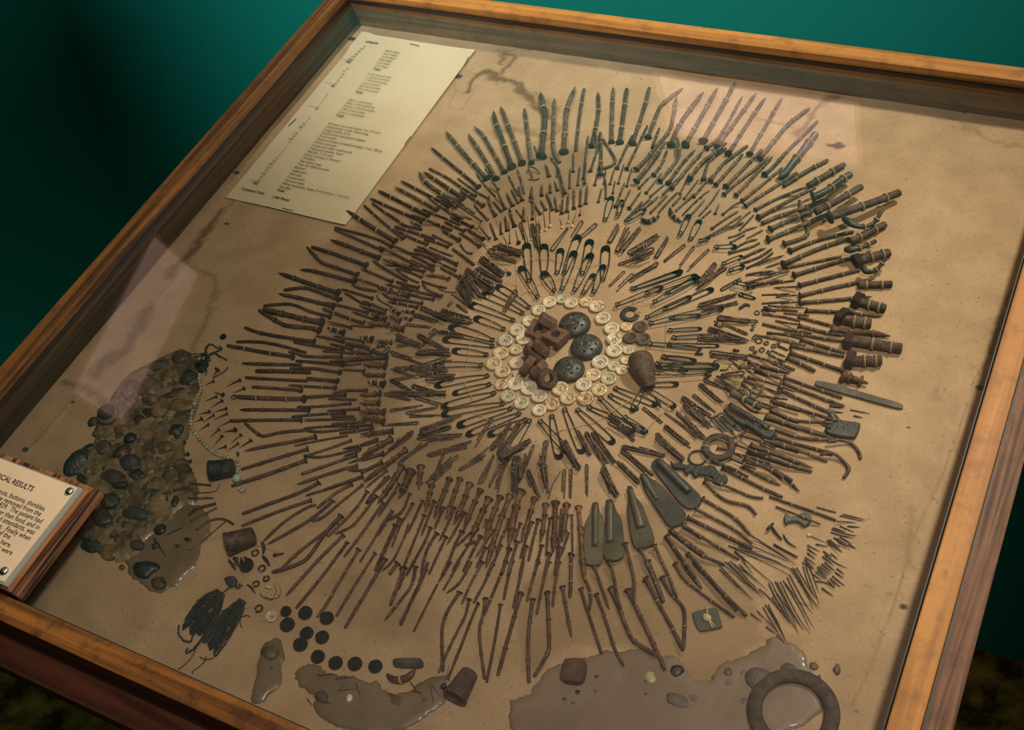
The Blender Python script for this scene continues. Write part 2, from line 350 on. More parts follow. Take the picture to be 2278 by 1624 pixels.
# inner lining below the glass, a thin board on each side
th = 0.0012
for VF, mt in [(box(0, X1, 0, th, ZBRD, ZGL - .002), W_INX), (box(0, X1, Y1 - th, Y1, ZBRD, ZGL - .002), W_INX), (box(0, th, 0, Y1, ZBRD, ZGL - .002), W_INY), (box(X1 - th, X1, 0, Y1, ZBRD, ZGL - .002), W_INY)]:
    part('inner_lining', mesh('inner_lining', *VF, mt, False), case)
g = 0.0022
for VF in [box(0, X1, 0, g, ZGL - .002, ZGL + .0016), box(0, X1, Y1 - g, Y1, ZGL - .002, ZGL + .0016), box(0, g, 0, Y1, ZGL - .002, ZGL + .0016), box(X1 - g, X1, 0, Y1, ZGL - .002, ZGL + .0016)]:
    part('gasket', mesh('gasket', *VF, M_DARK, False), case)
part('glass_pane', mesh('glass_pane', [(g, g, ZGL), (X1 - g, g, ZGL), (X1 - g, Y1 - g, ZGL), (g, Y1 - g, ZGL)], [(0, 1, 2, 3)], mat_glass(), False), case)
LX0, LX1, LY0, LY1 = -0.0475 * W, 1.0475 * W, -0.0522 * W, Y1 + .036
part('ledge', beveled('ledge_near', box(LX0, LX1, LY0, -OB + .0002, ZLEDGE - .022, ZLEDGE), W_REDX, 0.0015), case)
part('ledge', beveled('ledge_far', box(LX0, LX1, Y1 + OT - .0002, LY1, ZLEDGE - .022, ZLEDGE), W_REDX, 0.0015), case)
part('ledge', beveled('ledge_right', box(X1 + OR_ - .0002, LX1, -OB, Y1 + OT, ZLEDGE - .022, ZLEDGE + .0005), W_RIM, 0.0015), case)
part('ledge', beveled('ledge_left', box(LX0, -OL + .0002, -OB, Y1 + OT, ZLEDGE - .022, ZLEDGE), W_RIM, 0.0015), case)
for VF in [box(-OL - .001, X1 + OR_ + .0012, -OB - .001, -OB + .004, ZLEDGE - .001, ZLEDGE + .0022), box(-OL - .001, X1 + OR_ + .0012, Y1 + OT - .004, Y1 + OT + .001, ZLEDGE - .001, ZLEDGE + .0022), box(-OL - .001, -OL + .004, -OB, Y1 + OT, ZLEDGE - .001, ZLEDGE + .0022), box(X1 + OR_ - .004, X1 + OR_ + .0012, -OB, Y1 + OT, ZLEDGE - .001, ZLEDGE + .0022)]:
    part('gap_shade_strip', mesh('gap_shade_strip', *VF, M_DARK, False), case)  # solid black strips painted in for the shade of the groove
part('base_box', beveled('base_box', box(LX0 + .018, LX1 - .018, LY0 + .018, LY1 - .018, ZLEDGE - .10, ZLEDGE - .0215), W_RIM, 0.002), case)
for x in (LX0 + .13, LX1 - .13):
    for y in (LY0 + .16, LY1 - .13):
        top = wpt((x, y, ZLEDGE - .09)); lg = beveled('leg', box(-.025, .025, -.025, .025, -top.z, 0.0), W_RIM, 0.002)
        part('leg', lg, case, case.matrix_world.inverted() @ Matrix.Translation(top))
# ---------------------------------------------------------------- linen-covered board
def seg_dist(X, Y, P):
    D = np.full(X.shape, 1e9)
    for (ax, ay), (bx, by) in zip(P[:-1], P[1:]):
        dx, dy = bx - ax, by - ay; L2 = dx * dx + dy * dy + 1e-12
        t = np.clip(((X - ax) * dx + (Y - ay) * dy) / L2, 0, 1)
        D = np.minimum(D, np.hypot(X - ax - t * dx, Y - ay - t * dy))
    return D
def poly_sd(X, Y, P):
    "signed distance, positive inside"
    D = seg_dist(X, Y, list(P) + [P[0]]); ins = np.zeros(X.shape, bool)
    n = len(P)
    for i in range(n):
        x1, y1 = P[i]; x2, y2 = P[(i + 1) % n]
        c = ((y1 > Y) != (y2 > Y)) & (X < (x2 - x1) * (Y - y1) / (y2 - y1 + 1e-15) + x1)
        ins ^= c
    return np.where(ins, D, -D)
def B2(pts, z=ZBRD): return [tuple(at(x, y, z)[:2]) for x, y in pts]
def vnoise(X, Y, f, seed, octv=4):
    "value noise"
    out = 0; amp = 1; tot = 0
    for k in range(octv):
        r = np.random.default_rng(seed + k); G = r.random((512, 512))
        u = X * f * 2 ** k + 7.3 * k; v = Y * f * 2 ** k + 3.1 * k
        i = np.floor(u).astype(int); j = np.floor(v).astype(int); a = u - i; b = v - j
        a = a * a * (3 - 2 * a); b = b * b * (3 - 2 * b)
        g = lambda p, q: G[p % 512, q % 512]
        out = out + amp * ((g(i, j) * (1 - a) + g(i + 1, j) * a) * (1 - b) + (g(i, j + 1) * (1 - a) + g(i + 1, j + 1) * a) * b)
        tot += amp; amp *= .55
    return out / tot
NX, NY = 520, 510
gx, gy = np.meshgrid(np.linspace(0, W, NX), np.linspace(0, H, NY), indexing='ij')
wob = (vnoise(gx, gy, 100, 1, 5) - .5) * .016
wx = gx + wob; wy = gy + (vnoise(gx, gy, 100, 9, 5) - .5) * .016
GAIN = 2.0
stain = np.zeros_like(gx); orange = np.zeros_like(gx); grey = np.zeros_like(gx)
def stroke(ch, pts, w, s, soft=1.0, wobble=True):
    m = mpp(at(*pts[0])); D = seg_dist(wx if wobble else gx, wy if wobble else gy, B2(pts)); hw = w * .5 * m
    a = np.clip((hw - D) / (hw * soft) + .0, 0, 1); np.maximum(ch, np.minimum(a * a * (3 - 2 * a) * s * (GAIN if ch is stain else 1.15), .95), out=ch)
def patch(ch, pts, s, edge, rim=0.0):
    sd = poly_sd(wx, wy, B2(pts)); e = edge * .0004
    a = np.clip(sd / e + .5, 0, 1) * s * (GAIN if ch is stain else 1)
    if rim: a = a + rim * np.exp(-(np.abs(sd) / .0035) ** 2)
    np.maximum(ch, a, out=ch)
stroke(stain, [(1035, 205), (1052, 178), (1085, 160), (1110, 178), (1150, 188), (1165, 215), (1195, 235), (1225, 262)], 34, .42)
stroke(stain, [(1105, 172), (1130, 150), (1140, 128), (1120, 118), (1118, 140)], 26, .38)
stroke(stain, [(1108, 112), (1160, 108), (1190, 112)], 14, .22)
stroke(stain, [(1010, 182), (1015, 205), (1000, 228), (996, 238), (1025, 244), (1048, 215), (1058, 190)], 6, .16, wobble=False)
stroke(stain, [(1185, 210), (1240, 240), (1240, 290), (1215, 310), (1170, 290), (1100, 290), (1100, 310)], 26, .22)
stroke(stain, [(1860, 216), (1835, 226), (1815, 245), (1800, 262), (1790, 290), (1765, 300)], 32, .36)
stroke(stain, [(1680, 262), (1730, 275), (1780, 292)], 16, .22)
stroke(stain, [(2120, 262), (2150, 280), (2200, 310), (2278, 325)], 26, .16)
stroke(grey, [(1852, 322), (1865, 318), (1872, 324)], 22, .9, .6)
stroke(stain, [(488, 470), (455, 520), (430, 560), (395, 590), (372, 612)], 44, .40)
stroke(stain, [(420, 562), (432, 600), (470, 620), (478, 650), (465, 700), (445, 745), (425, 790)], 26, .30, 1.4)
stroke(stain, [(330, 690), (315, 725), (290, 760), (265, 790), (235, 800), (215, 828)], 54, .36)
stroke(stain, [(150, 850), (200, 868), (240, 900)], 34, .30)
patch(stain, [(700, 560), (800, 490), (960, 440), (1060, 420), (1180, 330), (1320, 330), (1300, 430), (1080, 520), (1040, 640), (1000, 760), (900, 850), (880, 960), (740, 940), (700, 800), (720, 640)], .22, 40)
patch(stain, [(880, 960), (1000, 960), (1120, 1010), (1250, 1020), (1230, 1130), (1120, 1180), (1000, 1170), (860, 1120)], .20, 40)
patch(stain, [(1430, 1120), (1530, 1170), (1600, 1200), (1625, 1260), (1680, 1300), (1675, 1390), (1690, 1430), (1650, 1450), (1640, 1500), (1560, 1520), (1480, 1490), (1420, 1440), (1250, 1440), (1180, 1500), (1150, 1420), (1180, 1300)], .17, 20, .10)
patch(stain, [(760, 1240), (860, 1300), (990, 1380), (960, 1440), (860, 1430), (760, 1400), (700, 1310)], .13, 40)
patch(stain, [(1380, 760), (1500, 690), (1650, 690), (1700, 820), (1640, 940), (1480, 930)], .08, 80)
patch(stain, [(1390, 350), (1560, 300), (1700, 360), (1680, 480), (1560, 560), (1400, 520)], .12, 60)
stroke(orange, [(1580, 400), (1680, 430), (1760, 410)], 60, .35, 1.3)
stroke(orange, [(1900, 540), (1960, 520)], 60, .25, 1.3)
stroke(orange, [(1920, 420), (1960, 440), (2000, 470)], 46, .3, 1.3)
stroke(orange, [(1820, 505), (1850, 490)], 40, .3, 1.3)
r_ = np.random.default_rng(3)
for row in range(7):
    for k in range(11):
        if r_.random() < .8:
            x = 2020 + k * 27 + row * 6 + r_.normal() * 3; y = 405 + row * 27 + k * 3 + r_.normal() * 3
            if x < 2272: stroke(orange, [(x, y), (x + 6, y + 3)], 15, .16 + .14 * r_.random(), 1.2)
stroke(grey, [(2085, 860), (2075, 885)], 40, .30, 1.6); stroke(grey, [(2022, 1130), (2012, 1250)], 34, .34, 1.6)
stroke(grey, [(1980, 945), (1990, 960)], 50, .18, 1.6)
for P, w, s in [([(2262, 612), (2240, 680), (2215, 740), (2200, 800)], 12, .35), ([(2200, 800), (2170, 840), (2160, 880)], 9, .35), ([(2160, 880), (2100, 1050), (2030, 1200), (1990, 1345), (1955, 1430), (1935, 1490), (1895, 1570)], 8, .30), ([(1920, 1300), (1985, 1325)], 5, .3), ([(1930, 1400), (2020, 1432)], 5, .25),  # dark strokes, among them shade painted along the linen creases
                ([(560, 400), (505, 470), (440, 560), (395, 610), (330, 690), (200, 850), (60, 1005)], 7, .30), ([(700, 262), (640, 330), (560, 400)], 5, .2),
                ([(540, 340), (1250, 330)], 3, .05), ([(1180, 1395), (1060, 1370), (950, 1300)], 4, .16), ([(1000, 1190), (820, 1060), (600, 955)], 3, .25), ([(640, 1240), (520, 1190), (430, 1205), (420, 1175)], 4, .4),
                ([(10, 1300), (60, 1325), (90, 1360), (50, 1400)], 40, .14), ([(170, 1340), (210, 1400), (250, 1430)], 60, .12), ([(300, 1380), (400, 1400)], 50, .1), ([(0, 1080), (120, 1040), (230, 1110), (150, 1190), (60, 1300)], 120, .12), ([(320, 1500), (420, 1540), (480, 1560)], 50, .1)]:
    stroke(grey, P, w, s, 1.2, wobble=(w > 10))
for x, y, r in [(2182, 863, 12), (2010, 1350, 10), (2204, 1100, 7), (526, 384, 8), (783, 86, 10), (505, 498, 6), (57, 1000, 9), (163, 895, 5), (2145, 248, 5), (1018, 170, 12), (1820, 118, 3), (1975, 128, 4), (2020, 950, 4), (1858, 1487, 0)]:
    if r: stroke(grey, [(x - r * .3, y), (x + r * .3, y + 1)], r * 1.6, .95, .5, wobble=False)
M_LINEN = bpy.data.materials.new('aged_linen'); M_LINEN.use_nodes = True
def linen():
    nt = M_LINEN.node_tree; N = nt.nodes; L = nt.links; b = N['Principled BSDF']; b.inputs['Roughness'].default_value = 0.92; b.inputs['Specular IOR Level'].default_value = 0.1
    tc = N.new('ShaderNodeTexCoord')
    def noise(s, d=4, map_=None):
        n = N.new('ShaderNodeTexNoise'); n.inputs['Scale'].default_value = s; n.inputs['Detail'].default_value = d
        src = tc.outputs['Object']
        if map_:
            mp = N.new('ShaderNodeMapping'); mp.inputs['Scale'].default_value = map_; L.new(src, mp.inputs['Vector']); src = mp.outputs[0]
        L.new(src, n.inputs['Vector']); return n.outputs['Fac']
    def ramp(f, p0, c0, p1, c1):
        r = N.new('ShaderNodeValToRGB'); e = r.color_ramp.elements; e[0].position = p0; e[0].color = (*c0, 1); e[1].position = p1; e[1].color = (*c1, 1); L.new(f, r.inputs['Fac']); return r.outputs['Color']
    def mix(f, a, c, mode='MIX'):
        m = N.new('ShaderNodeMixRGB'); m.blend_type = mode
        if isinstance(f, float): m.inputs['Fac'].default_value = f
        else: L.new(f, m.inputs['Fac'])
        L.new(a, m.inputs['Color1'])
        if isinstance(c, tuple): m.inputs['Color2'].default_value = (*c, 1)
        else: L.new(c, m.inputs['Color2'])
        return m.outputs[0]
    base = ramp(noise(7, 5), .3, (0.38, 0.255, 0.145), .7, (0.485, 0.340, 0.205))
    base = mix(.35, base, ramp(noise(34, 4), .35, (0.33, 0.215, 0.120), .65, (0.54, 0.385, 0.235)))
    at_ = N.new('ShaderNodeAttribute'); at_.attribute_name = 'stains_creases'; sp = N.new('ShaderNodeSeparateColor'); L.new(at_.outputs['Color'], sp.inputs[0])
    base = mix(sp.outputs[1], base, (0.50, 0.20, 0.06)); base = mix(sp.outputs[0], base, (0.115, 0.066, 0.030)); base = mix(sp.outputs[2], base, (0.045, 0.040, 0.028))
    wv = noise(1.0, 2, (260, 1500, 1)); wv2 = noise(1.0, 2, (1500, 260, 1))
    base = mix(.22, base, ramp(wv, .35, (.45, .42, .36), .65, (1, 1, 1)), 'MULTIPLY'); base = mix(.16, base, ramp(wv2, .35, (.45, .42, .36), .65, (1, 1, 1)), 'MULTIPLY')
    sk = ramp(noise(360, 2), .64, (0, 0, 0), .74, (1, 1, 1)); base = mix(.6, base, mix(sk, base, (0.10, 0.065, 0.035)))
    L.new(base, b.inputs['Base Color'])
    bp = N.new('ShaderNodeBump'); bp.inputs['Strength'].default_value = .35; bp.inputs['Distance'].default_value = .0006; L.new(wv, bp.inputs['Height']); L.new(bp.outputs[0], b.inputs['Normal'])
linen()
gz = (vnoise(gx, gy, 22, 30) - .5) * .0016 + (vnoise(gx * .35, gy, 110, 40, 2) - .5) * .0004
for P, a in [([(2262, 612), (2215, 740), (2160, 880), (2030, 1200), (1955, 1430), (1895, 1570)], .0011), ([(560, 400), (440, 560), (330, 690), (60, 1005)], .0009), ([(1000, 1190), (820, 1060), (600, 955)], .0006)]:
    gz += a * np.exp(-(seg_dist(wx, gy, B2(P)) / .004) ** 2)
idx = np.arange(NX * NY).reshape(NX, NY)
F = np.stack([idx[:-1, :-1], idx[1:, :-1], idx[1:, 1:], idx[:-1, 1:]], -1).reshape(-1, 4)
me = bpy.data.meshes.new('linen_board'); me.vertices.add(NX * NY); me.loops.add(F.size); me.polygons.add(len(F))
me.vertices.foreach_set('co', np.stack([gx, gy, gz], -1).astype(np.float32).ravel()); me.loops.foreach_set('vertex_index', F.ravel().astype(np.int32))
me.polygons.foreach_set('loop_start', np.arange(0, F.size, 4, dtype=np.int32)); me.polygons.foreach_set('use_smooth', np.ones(len(F), bool)); me.update(calc_edges=True)
ca = me.color_attributes.new('stains_creases', 'FLOAT_COLOR', 'POINT')
ca.data.foreach_set('color', np.stack([stain, orange, grey, np.ones_like(gx)], -1).astype(np.float32).ravel())
me.materials.append(M_LINEN)
part('linen_board', me, case, Matrix.Translation((0, 0, ZBRD)))['label'] = 'stained beige linen backing'
# ---------------------------------------------------------------- text
def text_mesh(s, size, bold=0.0, align='LEFT'):
    c = bpy.data.curves.new('txt', 'FONT'); c.body = s; c.size = size; c.align_x = align; c.offset = bold; c.resolution_u = 2
    o = bpy.data.objects.new('txt', c); link(o); dg = bpy.context.evaluated_depsgraph_get()
    m = bpy.data.meshes.new_from_object(o.evaluated_get(dg)); bpy.data.objects.remove(o); bpy.data.curves.remove(c)
    return np.array([v.co[:] for v in m.vertices]).reshape(-1, 3), [tuple(p.vertices) for p in m.polygons]
# contents sheet
PC = [at(805, 78), at(1052, 114), at(777, 506), at(507, 443)]
pz = ZBRD + .0022
TL, TR, BR, BL_ = PC; ux = ((TR - TL) + (BR - BL_)).normalized(); uy = ((TL - BL_) + (TR - BR)).normalized(); uy = (uy - ux * uy.dot(ux)).normalized()
pw = ((TR - TL).length + (BR - BL_).length) / 2; ph = ((TL - BL_).length + (TR - BR).length) / 2
org = (TL + TR + BR + BL_) / 4 - ux * pw / 2 + uy * ph / 2
paper = root('contents_sheet', Vector((org.x, org.y, pz)))
paper.matrix_world = MB @ Matrix.Translation((org.x, org.y, pz)) @ Matrix((ux, uy, Vector((0, 0, 1)))).transposed().to_4x4()
tagit(paper, 'long cream typed sheet headed CONTENTS stapled near the far corner', 'paper sheet')
nu, nv = 16, 30; V = []
for i in range(nu + 1):
    for j in range(nv + 1):
        u, v = i / nu, j / nv; e = max(0, abs(u - .5) * 2 - .8) + max(0, abs(v - .5) * 2 - .9) * 2
        V.append((u * pw, -v * ph, .0004 * math.sin(u * 7 + v * 5) + .002 * e * e + (0.0022 if (u < .1 and v < .12) else 0)))
F = [(i * (nv + 1) + j, i * (nv + 1) + j + 1, (i + 1) * (nv + 1) + j + 1, (i + 1) * (nv + 1) + j) for i in range(nu) for j in range(nv)]
part('sheet', mesh('sheet', V, F, M_PAPER), paper)
def pl(px, py):
    P = at(px, py, pz) - Vector((org.x, org.y, pz)); return P.dot(ux), P.dot(uy)
def z0(x, y): return (480 + x / 3.478, 53 + y / 3.478)
sz = pw / 34
TX = [('CONTENTS', 0, 1, z0(1125, 140))]
A = ['20 D Nails', '16 D Nails', '10 D Nails', '8 D Nails', '6 D Nails', '5 D Nails', 'Total']; TX += [(s, i / 6, s == 'Total', (z0(1313, 215), z0(1220, 352))) for i, s in enumerate(A)]
A = ['2 1/2 inch screws', '1 1/2 inch screws', '1 1/4 inch screws', '1 inch screws', '3/4 inch screws', '1/2 inch screws', 'Total']; TX += [(s, i / 6, s == 'Total', (z0(1180, 392), z0(1082, 530))) for i, s in enumerate(A)]
A = ['3/8 x 1 inch bolts', '3/8 x 1 3/4 inch bolts', '5/16 x 2 1/2 inch bolts', '1/4 x 2 inch bolts', '5/16 x 1 inch bolts', 'Total']; TX += [(s, i / 5, s == 'Total', (z0(1030, 593), z0(935, 712))) for i, s in enumerate(A)]
A = ['Broken coat rack hooks, 2 x 1/4 inch', 'String beads, small, 4 feet long', 'Larger beads, loose', 'Small stones and pieces of glass', 'Prune seeds', 'Pieces of metal, combined weight, 3 oz. 200 gr.', 'Hooks and eyes', 'Grape and other small seeds', 'Teaspoon handles, bent', 'Nail file, 3 1/2 inch', 'Pieces of steel, 2 3/4 inch', 'Thimbles', 'Salt shaker tops', 'Tops for 3/8 inch bolts', 'Buttons', 'Safety pins', 'Hair pins', 'Carpet tacks', 'Common pins', 'White head pins, large, 2 1/4 inch to 1 1/4 inch', 'Needles', 'Total']
TX += [(s, i / 21, s == 'Total', (z0(878, 777), z0(478, 1290))) for i, s in enumerate(A)]
def lerp(a, b, t): return (a[0] + (b[0] - a[0]) * t, a[1] + (b[1] - a[1]) * t)
def putt(s, p, bold, al='LEFT'):
    v, f = text_mesh(s, sz, .00012 if bold else 0, al); v = v + np.array([p[0], p[1] - sz * .35, .0016]); return v, f
prt = []
for s, t, b, pos in TX:
    p = pl(*pos) if not isinstance(pos[0], tuple) else lerp(pl(*pos[0]), pl(*pos[1]), t)
    prt.append(putt(s, p, b))
NUM = [(['3', '17', '34', '66', '133', '200', '453'], z0(1160, 185), z0(1046, 305)), (['4', '11', '8', '8', '6', '5', '42'], z0(1026, 355), z0(922, 490)), (['5', '1', '1', '1', '1', '9'], z0(870, 555), z0(786, 668)),
       (['2', '1', '70', '80', '1', '26', '72', '149', '5', '1', '3', '3', '3', '10', '50', '105', '115', '52', '136', '16', '22', '942'], z0(730, 738), z0(330, 1245))]
for L_, a, b in NUM:
    for i, s in enumerate(L_): prt.append(putt(s, lerp(pl(*a), pl(*b), i / (len(L_) - 1)), i == len(L_) - 1, 'RIGHT'))
    q = lerp(pl(*a), pl(*b), 1 - .55 / (len(L_) - 1)); prt.append(box(q[0] - pw * .10, q[0] + pw * .01, q[1] - .0001, q[1] + .0002, .0017, .00175))
prt.append(putt('Combined Total', pl(*z0(203, 1280)), True)); prt.append(putt('1,446 Pieces', pl(*z0(440, 1342)), True))
part('typed_lettering', mesh('typed_lettering', *join(*prt), M_INK, False), paper)
for a, b in [(z0(1508, 160), z0(1572, 176)), (z0(1958, 262), z0(1928, 318)), (z0(1508, 878), z0(1465, 935)), (z0(622, 742), z0(565, 795)), (z0(520, 1432), z0(600, 1452))]:
    p, q = pl(*a), pl(*b); P = [(p[0], p[1], -.0005), (p[0], p[1], .0010), (q[0], q[1], .0010), (q[0], q[1], -.0005)]
    part('staple', mesh('staple', *tube(P, .00035, 6), M_TEAL), paper)
# plaque on the glass
zb, z1, z2 = ZGL + .0002, 0.0006, 0.0105
c = at(221.7, 1088.7, z1); px1, py1 = c.x, c.y; px0 = -.09 if False else .004; py0 = .002
plq = root('caption_plaque', Vector((px1, py1, zb)))
tagit(plq, 'zebra-grained wooden plaque with a cream caption plate lying on the glass', 'plaque')
def pbox(x0, x1, y0, y1, z0_, z1_, mat, name, bev=.0008, pn=None): part(pn or name, beveled(name, box(x0 - px1, x1 - px1, y0 - py1, y1 - py1, z0_ - zb, z1_ - zb), mat, bev), plq)
e1, e2 = .0052, .0125
pbox(px0, px1, py0, py1, zb, z1, W_PLQ, 'base_moulding', .0016)
pbox(px0, px1 - e1, py0, py1 - e1, z1, z1 + .0045, W_PLQ, 'step_moulding', .0010)
zt = z1 + .0080
cr = at(172, 1085, zt)
pbox(px0, cr.x + .0042, py0 + .002, cr.y + .0012, z1 + .0045, zt - .0006, M_ALU, 'acrylic_backing', .0005)
pbox(px0, cr.x, py0 + .004, cr.y, zt - .0008, zt, M_PLATE, 'caption_plate', .0003)
def s451(x, y): return (x / 4.5116, 980 + y / 4.5116)
def right_text(s, px, size, bold):
    P = at(*s451(*px), zt); v, f = text_mesh(s, size, bold or .00006, 'RIGHT'); v = v * np.array([.92, 1, 1]) + np.array([P.x - px1, P.y - py1 - size * .33, zt - zb + .00012]); return v, f
lines = [('SURGICAL RESULTS', (335, 490), .0064, .00012), ('bolts, nuts, buttons, thimbles,', (462, 690), .0058, 0), ('were removed from the', (415, 740), .0058, 0), ('in 1929.  The patient had', (428, 812), .0058, 0), ('other than food, and in', (400, 875), .0058, 0), ('and attendants, was', (352, 925), .0058, 0),
         ('unknown.  Finally when', (312, 985), .0058, 0), ('of the', (108, 968), .0058, 0), ('shown here.', (118, 1055), .0058, 0), ('objects were', (128, 1130), .0058, 0)]
part('lettering', mesh('lettering', *join(*[right_text(*l) for l in lines]), M_BLKINK, False), plq)
for q in [(692, 505), (35, 1305)]:
    P = at(*s451(*q), zt + .001); v, f = polar([(.0036, 0), (.0036, .0006), (.0028, .0016), (.0014, .0022), (.0003, .0024)], 20)
    part('screw', mesh('screw', v + np.array([P.x - px1, P.y - py1, zt - zb]), f, M_STEEL), plq)
